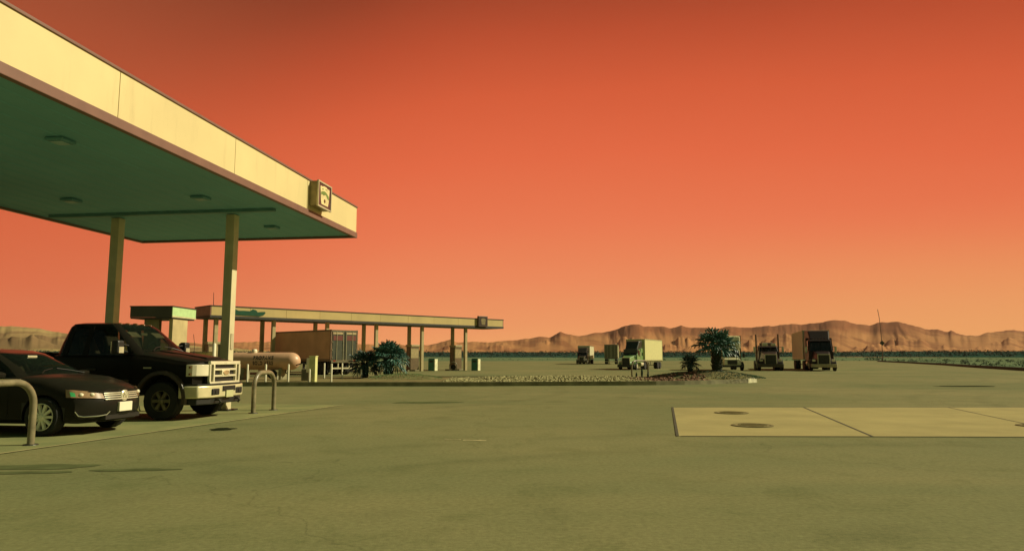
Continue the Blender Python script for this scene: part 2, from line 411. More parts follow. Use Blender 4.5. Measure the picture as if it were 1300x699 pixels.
#blob('oil_stain', (5.5, 17.3), .40, .42, 0, .0105, mat('pad_stain', (.17,.155,.065), .8), 6.)
#blob('oil_stain', (5.05, 14.2), .40, .35, .2, .0105, MATS['pad_stain'], 7.)
strip('road_marking', (-.80, 11.85), (-.42, 11.78), .09, .004, line_m)
strip('road_marking', (-1.12, 11.98), (-.84, 11.90), .04, .0045, line_m)
def manhole(x, y, r, label):
    t = thing('manhole_cover', label, 'manhole cover', (x, y, .010), 0, 'fill covers set in the tank pad')
    mb = MB(); mb.lathe([(r, 0), (r, .012), (r*.86, .014), (r*.86, 0)], 32, 'z'); mb.build('rim', mat('cover_rim_steel', (.19,.165,.075), .8, spec=.1), t)
    mb = MB(); mb.lathe([(0, .008), (r*.85, .008), (r*.85, 0)], 32, 'z')
    for i in range(-3, 4):
        w = math.sqrt(max(0, (r*.7)**2-(i*r*.2)**2)); mb.box(-w, w, i*r*.2-.012, i*r*.2+.012, .007, .013)
    mb.build('lid', mat('cover_lid_steel', (.27,.23,.10), .8, spec=.1), t)
manhole(5.32, 17.45, .40, 'round dark fill cover near the back left of the concrete pad')
manhole(4.75, 14.25, .40, 'round dark fill cover near the front left of the concrete pad')
manhole(10.35, 14.2, .36, 'round dark fill cover at the right side of the concrete pad, past the second joint')
# ------------------------------------------------------------------ planter island
def island_front(x): return 33.45 + max(0, x+2)*.14 + .055*max(0, x-6)**2
isl = [(x, island_front(x)) for x in [-26+i*1.5 for i in range(27)]]
isl = [p for p in isl if p[0] <= 12.2] + [(12.45, island_front(12.45)), (13.1, island_front(13.1))]
back = [(13.45, 41.2), (12.8, 42.5), (11.5, 43.2), (4, 43.2), (-6, 43.6), (-26, 44.2)]
outline = isl + [(13.5, 39.6)] + back
def offset_in(poly, d):
    n = len(poly); out = []
    for i in range(n):
        p, q, r = Vector(poly[i-1]), Vector(poly[i]), Vector(poly[(i+1) % n])
        a = (q-p).normalized(); b = (r-q).normalized(); nn = (Vector((-a.y, a.x))+Vector((-b.y, b.x))).normalized()
        out.append(tuple(q+nn*d))
    return out
inner = offset_in(outline, .18)
mb = MB(); n = len(outline)
mb.add([(x, y, 0) for x, y in outline]+[(x, y, .2) for x, y in outline]+[(x, y, .2) for x, y in inner]+[(x, y, 0) for x, y in inner],
       [(i, (i+1) % n, (i+1) % n+n, i+n) for i in range(n)]+[(i+n, (i+1) % n+n, (i+1) % n+2*n, i+2*n) for i in range(n)]+[(i+2*n, (i+1) % n+2*n, (i+1) % n+3*n, i+3*n) for i in range(n)])
tag(mb.build('kerb', kerb_m), kind='structure')
def isl_z(x, y):
    z = .15
    for cx, cy, rx, ry, h in ((10.6, 38.9, 3.4, 2.6, .46), (-6.1, 40.4, 2.2, 2.2, .26), (3.0, 38.2, 6.5, 2.6, .14)):
        q = ((x-cx)/rx)**2+((y-cy)/ry)**2
        if q < 1: z += h*(1-q)**1.0
    return z+.03*mnoise.noise(Vector((x*1.3, y*1.3, 3)))
def inside(poly, x, y):
    c = False; n = len(poly); j = n-1
    for i in range(n):
        (xi, yi), (xj, yj) = poly[i], poly[j]
        if (yi > y) != (yj > y) and x < (xj-xi)*(y-yi)/(yj-yi)+xi: c = not c
        j = i
    return c
bm = bmesh.new()
vs = [bm.verts.new((x, y, .15)) for x, y in inner]; bm.faces.new(vs)
for ax, lo, hi in (('x', -26, 14), ('y', 33, 44)):
    k = lo
    while k < hi:
        g = bm.verts[:]+bm.edges[:]+bm.faces[:]
        bmesh.ops.bisect_plane(bm, geom=g, plane_co=(k, k, 0), plane_no=(1, 0, 0) if ax == 'x' else (0, 1, 0)); k += .5
edge_v = {v for e in bm.edges if e.is_boundary for v in e.verts}
for v in bm.verts: v.co.z = .15 if v in edge_v else isl_z(v.co.x, v.co.y)
me = bpy.data.meshes.new('planter_island'); bm.normal_update()
for f in bm.faces:
    if f.normal.z < 0: f.normal_flip()
    f.smooth = True
bm.to_mesh(me); bm.free(); me.materials.append(dirt_m)
tag(link('planter_island', me), kind='structure')

def rock_patch(name, m, xs, ys, count, rmin, rmax, seed):
    rnd = random.Random(seed); mb = MB()
    for _ in range(count):
        x = rnd.uniform(*xs); y = rnd.uniform(*ys); y = max(y, island_front(x)+.25)
        r = rnd.uniform(rmin, rmax)*rnd.choice((.6, .8, 1, 1.3)); z = isl_z(x, y)+r*.25
        M = Matrix.Translation((x, y, z)) @ Matrix.Rotation(rnd.uniform(0, 6), 4, 'Z') @ Matrix.Rotation(rnd.uniform(-.5, .5), 4, 'X')
        a, b, c = r*rnd.uniform(.8, 1.3), r*rnd.uniform(.7, 1.1), r*rnd.uniform(.45, .8)
        top = [(a*.6, 0, c*.8), (a*.1, b*.6, c), (-a*.6, b*.1, c*.75), (0, -b*.6, c*.9)]
        mid = [(a*math.cos(t)*rnd.uniform(.85, 1.1), b*math.sin(t)*rnd.uniform(.85, 1.1), 0) for t in (.2, 1.2, 2.3, 3.3, 4.3, 5.4)]
        mb.add(mid+top, [(0,1,7,6),(1,2,7),(2,3,8,7),(3,4,8),(4,5,9,8),(5,0,6,9),(6,7,8,9)], M)
    o = mb.build(name, m, raw=True)
    return tag(o, kind='stuff')
tag(rock_patch('gravel', mat('pale_gravel', (.40,.36,.16), .9, vscale=4, rgb2=(.24,.22,.09)), (-3.4, 6.8), (33.7, 40.5), 7000, .035, .085, 5),
    'bed of pale stones along the kerb of the planter island', 'gravel')
tag(rock_patch('rubble', mat('brown_rubble', (.20,.105,.055), .95, vscale=4), (6.0, 10.0), (34.5, 38.0), 500, .05, .10, 6),
    'reddish brown rubble along the kerb under the hoop bollard', 'gravel')
def tufts(name, m, spots, seed, label, cat):
    rnd = random.Random(seed); mb = MB()
    for cx, cy, rx, ry, cnt, h in spots:
        for _ in range(cnt):
            t = rnd.uniform(0, 6.28); q = math.sqrt(rnd.random()); x, y = cx+rx*q*math.cos(t), cy+ry*q*math.sin(t)
            z = isl_z(x, y)-.02; hh = h*rnd.uniform(.5, 1.2); a = rnd.uniform(0, 6.28); w = hh*.22; l = hh*.5
            dx, dy = math.cos(a), math.sin(a)
            mb.add([(x-dy*w, y+dx*w, z), (x+dy*w, y-dx*w, z), (x+dx*l, y+dy*l, z+hh)], [(0,1,2)])
    return tag(mb.build(name, m, raw=True), label, cat, kind='stuff')
tufts('grass', mat('mound_grass', (.055,.12,.055), .8, vscale=1.2), [(10.6, 38.9, 3.1, 2.3, 9000, .065)], 3, 'short dark green grass on the mound under the two fan palms', 'grass')
tufts('grass', mat('mound_grass_light', (.15,.24,.075), .8, vscale=1.2), [(-5.9, 39.9, 2.1, 2.0, 6000, .06)], 4, 'light green grass on the mound beside the leafy palms', 'grass')
# white painted kerb nose
mb = MB(); k = [i for i, p in enumerate(outline) if p[0] > 12.4]; pts = [outline[i] for i in k][:3]
a_, b_ = Vector((12.45, island_front(12.45), 0)), Vector((13.1, island_front(13.1), 0)); c_ = Vector((13.5, 39.6, 0))
def kb(p, q, h=.205):
    d = (q-p).normalized(); nrm = Vector((d.y, -d.x, 0)); o = nrm*.012; w = -nrm*.2
    return [p+o, q+o, q+w, p+w], [x+Vector((0, 0, h)) for x in (p+o, q+o, q+w, p+w)]
mb.hexa(*kb(a_, b_, .23)); mb.hexa(*kb(b_, c_, .232))
tag(mb.build('kerb_nose', kerb_paint), kind='structure')

# ------------------------------------------------------------------ bollards
def hoop(label, p, q, h, r, group='hoop bollards guarding the pump islands'):
    c = ((p[0]+q[0])/2, (p[1]+q[1])/2, p[2] if len(p) > 2 else 0); w = math.hypot(q[0]-p[0], q[1]-p[1])/2
    t = thing('hoop_bollard', label, 'bollard', c, math.atan2(q[1]-p[1], q[0]-p[0]), group)
    k = min(w*.95, .36); pts = [(-w, 0, -.05), (-w, 0, h*.4), (-w, 0, h-k)]
    for i in range(1, 9): a = math.pi/2*i/8; pts.append((-w+k-k*math.cos(a), 0, h-k+k*math.sin(a)))
    pts += [(-x, y, z) for x, y, z in pts[::-1]]
    mb = MB(); mb.tube(pts, r, 14); mb.build('pipe', hoop_m, t, 60)
    for x in (-w, w):
        mb = MB(); mb.lathe([(r*2.1, 0), (r*2.0, .014), (r*1.02, .016)], 18, 'z', (x, 0, .006)); mb.build('base_flange', dark_metal, t)
hoop('pale steel hoop bollard beside the wheel of the black sedan', (-7.42, 11.15), (-7.58, 10.05), .97, .052)
hoop('pale steel hoop bollard in front of the black pickup', (-6.24, 17.35), (-6.12, 18.45), .97, .055)
hoop('dull steel hoop bollard on the planter island among small spiky plants', (6.35, 37.9, .2), (7.42, 39.0, .2), .95, .045)
hoop('low hoop bollard between the two teal bins under the far canopy', (-6.25, 71.6), (-5.55, 71.6), .85, .05)
def bollard(x, y, z, h, label, r=.045):
    t = thing('bollard', label, 'bollard', (x, y, z), 0, 'slim white bollards around the propane tank')
    mb = MB(); mb.lathe([(r, -.05), (r, h-.02), (r*.85, h), (0, h+.012)], 14, 'z'); mb.build('post', white_post, t, 40)
    mb = MB(); mb.lathe([(r*1.7, .0), (r*1.6, .02), (r, .022)], 14, 'z'); mb.build('base_collar', dark_metal, t)
Yb = 33.75
bollard(-12.48, Yb, .16, .85, 'slim white bollard just right of the pickup\'s grille')
bollard(-11.62, Yb, .16, .85, 'slim white bollard standing below the word PROPANE')
bollard(-10.55, Yb, .16, .85, 'slim white bollard near the rounded right end of the propane tank')
bollard(-9.55, Yb, .16, .62, 'short slim white bollard directly in front of the tall pale cabinet')
bollard(-8.52, Yb, .16, .88, 'tallest slim white bollard, right of the pale cabinet')
bollard(-10.55, 40.2, .16, .85, 'slim white bollard behind and left of the tallest one')
bollard(-9.55, 40.2, .16, .85, 'slim white bollard in front of the trailer\'s rear wheels')
bollard(-8.55, 40.6, .16, .5, 'low white bollard half hidden under the left palm')

# ------------------------------------------------------------------ near canopy
AX = R(8.2)
CORN = (-4.82, 21.6)
can = thing('fuel_canopy', 'large fuel station canopy with yellow fascia and dark green underside over parked vehicles', 'canopy', (*CORN, 0), -AX)
# local axes: +y runs away from the camera along the fascia, -x goes left; the corner is the origin
LC, WC, ZB, ZT = 32., 7.2, 5.0, 5.99
mb = MB()
npan = 9; pl = LC/npan
for i in range(npan):
    y1 = -i*pl-(.012 if i else .012); y0 = -(i+1)*pl+.004
    mb.box(-.06, 0., y0, y1, ZB+.165, ZT-.05)
pe = WC/2
for i in range(2): mb.box(-WC+i*pe+.012, -WC+(i+1)*pe-.012, -.012, .048, ZB+.165, ZT-.05)
mb.box(-WC, -WC+.06, -LC, -.012, ZB+.165, ZT-.05)
mb.build('fascia', yellow_panel, can)
mb = MB()
mb.box(-.08, .03, -LC, .05, ZB, ZB+.165); mb.box(-WC-.03, -WC+.08, -LC, .05, ZB, ZB+.165); mb.box(-WC+.08, -.08, -.06, .051, ZB, ZB+.165)
mb.build('lower_trim', purple_trim, can, bevel=.01)
mb = MB()
mb.box(-.08, .025, -LC, .05, ZT-.05, ZT); mb.box(-WC-.025, -WC+.08, -LC, .05, ZT-.05, ZT); mb.box(-WC+.08, -.08, -.06, .051, ZT-.05, ZT)
mb.build('upper_trim', purple_trim, can, bevel=.008)
mb = MB(); nw = 16
for i in range(nw):                                                # deck pans with small ribs
    x0 = -WC+.09+(WC-.18)*i/nw; x1 = -WC+.09+(WC-.18)*(i+1)/nw
    mb.prism([(x0, ZB+.05), (x0+.03, ZB+.062), (x1-.03, ZB+.062), (x1, ZB+.05), (x1, ZB+.11), (x0, ZB+.11)], -LC+.05, -.07, 'y')
mb.build('soffit', soffit_m, can)
mb = MB(); mb.box(-WC+.06, -.06, -LC+.05, -.06, ZT-.25, ZT-.1); mb.build('roof_deck', dark_trim, can)
beam_m = mat('soffit_beam_green', (.12,.27,.27), .5, var=.08)
for y in (-4.1, -13.0):
    mb = MB(); mb.box(-WC+.35, -.55, y-.16, y-.03, ZB-.015, ZB+.06); mb.build('soffit_beam', beam_m, can, bevel=.01)
colx = (-2.02, -5.32)
for k, x in enumerate(colx):
    y = -3.6
    mb = MB(); mb.box(x-.12, x+.12, y-.12, y+.12, 0, ZB+.05)
    c = mb.build('column', column_m, can, bevel=.012)
    mb = MB(); mb.box(x-.24, x+.24, y-.24, y+.24, .008, .04); mb.build('base_plate', dark_metal, c)
    if k == 0:
        mb = MB(); mb.box(x+.121, x+.14, y-.06, y+.06, 1.55, 1.95); mb.build('notice_plate', satin_metal, c)
    else:
        mb = MB(); mb.box(x-.33, x-.122, y-.10, y+.10, 2.02, 2.22); mb.build('speaker_box', dark_metal, c)
for x, y in ((-1.5, -10.1), (-1.65, -5.67), (-4.83, -5.87), (-1.8, -1.88), (-5.0, -10.3)):
    mb = MB(); mb.box(x-.17, x+.17, y-.17, y+.17, ZB+.0, ZB+.055)
    l = mb.build('recessed_light', mat('light_housing_green', (.12,.30,.32), .5), can, bevel=.015)
    mb = MB(); mb.box(x-.12, x+.12, y-.12, y+.12, ZB-.012, ZB-.001); mb.build('diffuser', mat('unlit_diffuser', (.15,.34,.36), .3), l, bevel=.008)
# emblem box on the fascia
sg = thing('emblem_sign', 'square dark emblem box with a cream shield mounted on the yellow canopy fascia', 'sign',
           (CORN[0]-math.sin(AX)*3.0, CORN[1]-math.cos(AX)*3.0, ZB+.27), -AX); sg.scale = (.75, .70, .69)
mb = MB(); mb.box(.002, .30, -.60, .60, .02, .98); mb.build('housing', mat('sign_housing_tan', (.34,.27,.12), .5), sg, bevel=.02)
mb = MB()
for (y0, y1, z0, z1) in ((-.63, .63, -.01, .05), (-.63, .63, .95, 1.01), (-.63, -.57, .05, .95), (.57, .63, .05, .95)): mb.box(.28, .345, y0, y1, z0, z1)
mb.build('frame', satin_metal, sg, bevel=.008)
mb = MB(); mb.box(.301, .322, -.57, .57, .05, .95); face = mb.build('sign_face', mat('sign_face_plum', (.085,.045,.04), .3), sg)
mb = MB(); mb.prism([(-.30,.14),(.30,.14),(.36,.30),(.43,.80),(.38,.84),(.22,.83),(.12,.87),(-.12,.87),(-.22,.83),(-.38,.84),(-.43,.80),(-.36,.30)], .323, .33, 'x')
mb.build('shield', mat('shield_cream', (.78,.66,.33), .4), face)
arc_o = [(-.36+.72*i/12, .60+.10*math.sin(math.pi*i/12)-.05*i/12) for i in range(13)]
arc = arc_o + [(u, w-.13-.03*math.sin(i)) for i, (u, w) in enumerate(arc_o[::-1])]
mb = MB(); mb.prism(arc, .331, .336, 'x'); mb.prism([(-.28, .74), (-.20, .78), (-.14, .74), (-.2, .70)], .331, .336, 'x'); mb.prism([(.02, .80), (.18, .78), (.2, .76), (.04, .775)], .331, .336, 'x')
mb.build('green_band', mat('emblem_green', (.16,.27,.07), .4), face)
mb = MB(); mb.lathe([(.075, 0), (.075, .006), (0, .006)], 18, 'x', (.331, -.02, .30)); mb.build('dot', mat('emblem_brown', (.12,.06,.02), .4), face)

# ------------------------------------------------------------------ far truck canopy
DM = math.atan2(.692, .722)                                        # its long axis
fc = thing('truck_canopy', 'long narrow far canopy on paired columns behind the propane tank and palms', 'canopy', (-23.07, 54.37, 0), DM)
LF, WF, FB, FT = 30.6, 3.2, 4.35, 5.32                              # local x along the fascia, +y away from the camera
fas_m = mat('far_fascia_yellow', (.56,.43,.17), .5, var=.08, vscale=.4, dirt=.15)
mb = MB(); nf = 10
for i in range(nf): mb.box(LF*i/nf+.01, LF*(i+1)/nf-.01, 0, .08, FB+.20, FT-.08)
for i in range(nf): mb.box(LF*i/nf+.01, LF*(i+1)/nf-.01, WF-.08, WF, FB+.20, FT-.08)
mb.build('fascia', fas_m, fc)
for x in (-.08, LF):
    mb = MB(); mb.box(x, x+.08, 0, WF, FB+.20, FT-.08); mb.build('end_fascia', mat('end_fascia_plum', (.26,.13,.085), .5), fc)
mb = MB(); mb.box(-.12, LF+.12, -.04, WF+.04, FT-.08, FT); mb.build('upper_trim', dark_trim, fc, bevel=.01)
mb = MB(); mb.box(-.10, LF+.10, -.03, WF+.03, FB, FB+.20); mb.build('lower_trim', dark_trim, fc, bevel=.01)
colf = mat('far_column_paint', (.44,.36,.17), .6, var=.08, dirt=.3)
for k, s in enumerate((.6, 5.3, 10.2, 15.2, 20.4, 25.9)):
    for y in (.55, 2.65):
        mb = MB(); mb.box(s-.14, s+.14, y-.14, y+.14, 0, FB+.02); mb.build('column', colf, fc, bevel=.01)
mb = MB(); mb.cyl((.25, .3, FT), (.22, .3, FT+1.0), .03, .02, 8); mb.build('antenna', mat('rust_red_metal', (.14,.05,.03), .6), fc)
# green swoosh mark by the left end of the fascia
sw = [(1.55,.04),(2.0,.08),(3.4,.06),(3.9,.05),(4.25,.14),(4.4,.30),(4.35,.42),(4.0,.40),(3.75,.36),(3.6,.52),(3.35,.58),(3.1,.42),(2.6,.44),(2.2,.42),(1.9,.52),(1.6,.62),(1.35,.66),(1.2,.58),(1.5,.42),(1.35,.2)]
mb = MB(); mb.prism([(u-.1, FB+.21+w) for u, w in sw], -.05, -.003, 'y'); mb.build('green_mark', mat('mark_green', (.008,.075,.035), .4), fc)
s2 = thing('emblem_sign', 'small dark square emblem box near the right end of the far canopy fascia', 'sign',
           (-23.07+27.6*.722, 54.37+27.6*.692, FB+.12), DM)
mb = MB(); mb.box(-.62, .62, -.26, -.003, 0, 1.08); mb.build('housing', mat('sign_housing_brown', (.10,.065,.035), .5), s2, bevel=.02)
mb = MB(); mb.box(-.52, .52, -.275, -.262, .10, .98); q = mb.build('sign_face', mat('sign_face_dark', (.055,.035,.03), .35), s2)
mb = MB(); mb.prism([(-.22,.2),(.22,.2),(.32,.75),(.1,.85),(-.1,.85),(-.32,.75)], -.283, -.277, 'y'); mb.build('shield', mat('shield_dull', (.25,.2,.09), .4), q)

def dispenser(label, s, y, rz=0):
    p = Vector((-23.07+s*.722-y*.692, 54.37+s*.692+y*.722, 0))
    t = thing('fuel_dispenser', label, 'fuel pump', p, DM+rz, 'diesel pumps under the far canopy')
    b = mat('dispenser_brown', (.16,.11,.05), .5, var=.1); f = mat('dispenser_tan', (.42,.34,.16), .45)
    mb = MB(); mb.box(-.95, .95, -.55, .55, 0, .13); mb.build('plinth', kerb_m, t, bevel=.02)
    mb = MB(); mb.box(-.55, .55, -.30, .30, .13, 2.35); mb.build('cabinet', b, t, bevel=.03)
    mb = MB(); mb.box(-.60, .60, -.34, .34, 2.35, 2.55); mb.build('header', f, t, bevel=.02)
    mb = MB(); mb.box(-.46, .46, -.315, -.302, 1.25, 2.15); mb.build('display_panel', f, t)
    mb = MB(); mb.box(.552, .60, -.2, .2, .9, 1.3); mb.build('nozzle_holder', dark_metal, t)
    mb = MB(); pts = [(.62, -.05, 2.2)]
    for i in range(1, 12): a = i/11; pts.append((.62+.32*math.sin(a*3.1), -.05, 2.2-2.0*a+.9*a*a))
    mb.tube(pts, .025, 8); mb.build('hose', black_rubber, t)
dispenser('brown diesel dispenser between the columns, just right of the leafy palms', 20.1, 1.6)
dispenser('tan topped diesel dispenser between the rightmost pair of canopy columns', 25.5, 1.6)
dispenser('brown diesel dispenser at the far left under the narrow canopy, behind the column', .9, 1.6)
def bin_(label, x, y):
    t = thing('waste_bin', label, 'bin', (x, y, 0), -.28, 'teal bins beside the far pumps')
    mb = MB(); mb.box(-.36, .26, -.36, .36, .03, 1.16); mb.build('body', teal_m, t, bevel=.04)
    mb = MB(); mb.box(.262, .36, -.36, .36, .03, 1.16); mb.build('sunlit_side', mat('bin_sunlit_side', (.72,.72,.45), .5), t, bevel=.02)  # sunlight on the bin's right side, put into a pale colour
    mb = MB(); mb.box(-.33, .33, -.33, .33, 1.16, 1.22); mb.build('lid', mat('bin_lid_teal', (.02,.11,.07), .5), t, bevel=.02)
    mb = MB(); mb.box(-.22, .14, -.365, -.362, .85, 1.02); mb.build('slot', black_plastic, t)
bin_('left teal bin with a side coloured pale as if sunlit beside the left diesel dispenser', -7.75, 70.0)
bin_('right teal bin with a side coloured pale as if sunlit beside the right diesel dispenser', -3.6, 71.2)
hr = thing('hose_reel', 'dark round hose reel on the ground under the low hoop', 'hose reel', (-5.9, 71.9, 0), 0)
mb = MB(); mb.lathe([(.26,-.09),(.26,-.07),(.12,-.06),(.12,.06),(.26,.07),(.26,.09)], 20, 'y', (0,0,.36)); mb.build('drum', black_rubber, hr)
mb = MB(); mb.box(-.16,.16,-.12,.12,0,.1); mb.build('foot', dark_metal, hr)

# small canopy on two wide piers, further left
sc_ = thing('scale_canopy', 'small flat canopy on two wide piers with a front coloured dark as if shaded and a side coloured pale green as if sunlit', 'canopy', (-23.95, 50.0, 0), R(-3)); sc_.scale = (.92, .92, .92)
for y in (0, 3.54):
    mb = MB(); mb.box(-3.35, -.06, y, y+.06, 4.5, 5.30); mb.build('front_fascia', mat('fascia_shaded_olive', (.055,.048,.028), .5, vscale=.8), sc_)  # shade on the front faces is put into this dark colour
mb = MB(); mb.box(-.06, 0, 0, 3.6, 4.62, 5.30); mb.build('side_fascia', mat('fascia_sunlit_green', (.46,.66,.30), .5, var=.06), sc_)  # sunlight on the right face is painted in as pale green
mb = MB(); mb.box(-3.4, .04, -.04, 3.64, 5.30, 5.38); mb.build('roof_cap', dark_trim, sc_)
mb = MB(); mb.box(-.055, .02, -.02, 3.62, 4.5, 4.618); mb.build('gutter', mat('gutter_cream', (.55,.5,.28), .5), sc_)
mb = MB(); mb.box(-3.35, -.07, .07, 3.53, 4.40, 4.495); mb.build('soffit', dark_trim, sc_)
pier_m = mat('pier_cream', (.52,.42,.20), .7, var=.12, vscale=.7, dirt=.3)
mb = MB(); mb.box(-.42, -.12, .35, 2.6, 0, 4.4); mb.build('pier', pier_m, sc_, bevel=.02)
mb = MB(); mb.box(-2.9, -1.7, 1.2, 1.6, 0, 4.4); mb.build('pier', mat('pier_grey', (.24,.22,.12), .7, vscale=.8), sc_, bevel=.02)
lw = thing('low_wall', 'low cream block wall right of the small canopy pier', 'wall', (-23.3, 53.6, 0), R(-2))
mb = MB()
for j in range(8):
    for i in range(3):
        mb.box(-.95+i*.62+(.0 if j % 2 else .0), -.95+i*.62+.61, 0, .35, j*.21, j*.21+.20)
mb.build('block_course', pier_m, lw, bevel=.01); mb = MB(); mb.box(-.98, .93, -.03, .38, 1.68, 1.76); mb.build('coping', kerb_m, lw, bevel=.01)
wp = thing('guard_post', 'white guard post left of the big canopy column, before the low wall', 'post', (-17.55, 42.0, 0))
mb = MB(); mb.lathe([(.10, 0), (.10, 2.1), (.06, 2.16), (0, 2.17)], 16, 'z'); mb.build('pipe', white_post, wp, 40)
mb = MB(); mb.box(-.2, .2, -.2, .2, 0, .03); mb.build('base_plate', dark_metal, wp)
ub = thing('utility_cabinet', 'olive utility cabinet between the guard post and the big column', 'cabinet', (-19.6, 48.6, 0), R(-6))
mb = MB(); mb.box(-.32, .32, -.3, .3, .08, 2.2); mb.build('case', mat('cabinet_olive', (.17,.15,.07), .5), ub, bevel=.02)
mb = MB(); mb.box(-.27, .27, -.315, -.302, .2, 2.1); d_ = mb.build('door', mat('cabinet_olive_door', (.15,.13,.06), .5), ub)
mb = MB(); mb.box(.17, .21, -.34, -.316, 1.0, 1.2); mb.build('handle', dark_metal, d_)
mb = MB(); mb.box(-.4, .4, -.36, .36, 0, .08); mb.build('plinth', kerb_m, ub)

# ------------------------------------------------------------------ propane tank
pt = thing('propane_tank', 'white horizontal propane tank lettered PROPANE SOLD HERE behind slim bollards', 'tank', (-13.25, 38.6, .15), R(-5))
rt = .47
mb = MB(); prof = [(0, -2.2)]
for i in range(1, 8): a = math.pi/2*i/7; prof.append((rt*math.sin(a), -1.75-.45*math.cos(a)))
prof += [(rt, -.6), (rt, .6)]
for i in range(0, 8): a = math.pi/2*i/7; prof.append((max(0, rt*math.cos(a)), 1.35+.5*math.sin(a)))
mb.lathe(prof, 40, 'x', (0, 0, .98)); mb.build('shell', mat('tank_white', (.62,.38,.22), .4, var=.05, dirt=.3), pt, 40)
for x in (-1.2, .9):
    mb = MB(); mb.prism([(-.42, 0), (.42, 0), (.34, .62), (.2, .56), (0, .52), (-.2, .56), (-.34, .62)], x-.09, x+.09, 'x'); mb.build('saddle', kerb_m, pt, bevel=.01)
mb = MB(); mb.lathe([(.15, 0), (.15, .12), (.11, .19), (0, .21)], 18, 'z', (-.72, 0, .98+rt-.02)); mb.build('valve_dome', mat('tank_white_dome', (.78,.68,.46), .35), pt, 40)
letters = mat('tank_lettering_black', (.02,.018,.012), .5)
for i, (s, z) in enumerate((('PROPANE', 1.16), ('SOLD HERE', .87))):
    me = text_mesh(s, .29 if i == 0 else .27, .006, .014); me.materials.append(letters)
    w = max(v.co.x for v in me.vertices)-min(v.co.x for v in me.vertices)
    for v in me.vertices:                                           # wrap the lettering onto the cylinder
        X, Y, Z = v.co; X *= 1.12/w; zz = Y+z-.98; rr = rt+.004+max(0, Z)*.3
        a = zz/rt; v.co = (X-.02, -rr*math.cos(a), .98+rr*math.sin(a))
    link('lettering', me, pt)
mb = MB(); mb.tube([(1.1, -.1, .55), (1.15, -.15, .35), (1.4, -.2, .28), (1.75, -.2, .28)], .03, 8); mb.build('outlet_pipe', dark_metal, pt)
mb = MB(); mb.lathe([(.24,-.08),(.24,.08)], 22, 'y', (.52, -.45, .30)); mb.lathe([(.1,-.12),(.1,.12)], 14, 'y', (.52, -.45, .30)); mb.build('hose_drum', black_rubber, pt)
mb = MB(); mb.tube([(.84, -.5, .02), (.84, -.5, .42)], .035, 8); mb.build('drum_stand', white_post, pt)
pc = thing('pump_cabinet', 'grey propane pump box on the kerb beside the tank\'s right end', 'cabinet', (-10.15, 35.6, .15))
mb = MB(); mb.box(-.28, .28, -.2, .2, .04, .62); mb.build('case', mat('pump_grey', (.20,.19,.10), .5), pc, bevel=.02)
mb = MB(); mb.box(-.22, .22, -.213, -.202, .12, .56); mb.build('door', mat('pump_grey_door', (.16,.155,.085), .5), pc)
mb = MB(); mb.tube([(-.05, 0, .62), (-.05, 0, .85), (-.3, 0, .9), (-.7, .3, .8)], .03, 8); mb.build('riser_pipe', dark_metal, pc)
tc_ = thing('meter_cabinet', 'tall pale green meter cabinet on the kerb right of the propane tank', 'cabinet', (-9.62, 34.6, .15), R(-10))
pale_g = mat('cabinet_pale_green', (.66,.66,.28), .5, var=.05, dirt=.2)
mb = MB(); mb.box(-.16, .16, -.13, .13, 0, 1.22); mb.build('case', pale_g, tc_, bevel=.012)
mb = MB(); mb.box(-.18, .18, -.15, .15, 1.22, 1.26); mb.build('cap', pale_g, tc_, bevel=.008)
mb = MB(); mb.box(-.12, .12, -.138, -.132, .2, 1.12); mb.build('door', mat('cabinet_pale_door', (.60,.60,.25), .5), tc_)
sp = thing('sign_post', 'pale square post with a narrow white plate left of the meter cabinet', 'post', (-10.0, 35.1, .15))
mb = MB(); mb.box(-.09, .09, -.03, .03, .45, 1.15); mb.build('plate', white_post, sp, bevel=.005)
mb = MB(); mb.box(-.03, .03, .032, .09, 0, 1.15); mb.build('post', hoop_m, sp)

# ------------------------------------------------------------------ palms and plants
leaf_dark = mat('palm_leaf_dark', (.024,.070,.044), .55, vscale=1.5, rgb2=(.014,.042,.027))
leaf_mid = mat('palm_leaf_green', (.055,.155,.105), .5, vscale=1.5, rgb2=(.028,.085,.058))
leaf_teal = mat('palm_leaf_teal', (.055,.165,.115), .5, vscale=1.2, rgb2=(.018,.070,.048))
bark = mat('palm_bark', (.030,.040,.022), .9, vscale=6, bump=.8, bscale=14)
def fan_frond(mb, base, az, el, plen, rad, nb, rnd, droop=.35):
    d = Vector((math.cos(az)*math.cos(el), math.sin(az)*math.cos(el), math.sin(el)))
    side = Vector((-math.sin(az), math.cos(az), 0)); base = Vector(base)
    mid = base+d*plen*.5+Vector((0, 0, plen*.06)); hub = base+d*plen+Vector((0, 0, -plen*.10*droop))
    mb.tube([base, mid, hub], [.022, .016, .012], 4)
    fd = (hub-mid).normalized(); up = side.cross(fd).normalized()
    for i in range(nb):
        a = (i/(nb-1)-.5)*R(250)+rnd.uniform(-.06, .06); L_ = rad*(1-.25*abs(a)/2.2)*rnd.uniform(.82, 1.08)
        u = (fd*math.cos(a)+side*math.sin(a)).normalized(); w = u.cross(up).normalized()*rad*.055
        f = up*rad*.10*(1 if i % 2 else -1)*.5
        p1 = hub+u*L_*.55+up*L_*.06; p2 = hub+u*L_*.85+Vector((0, 0, -L_*droop*.28)); p3 = hub+u*L_+Vector((0, 0, -L_*droop*.62))
        mb.add([hub, p1-w+f, p1+w-f, p2-w*.8, p2+w*.8, p3], [(0, 1, 2), (1, 3, 4, 2), (3, 5, 4)])
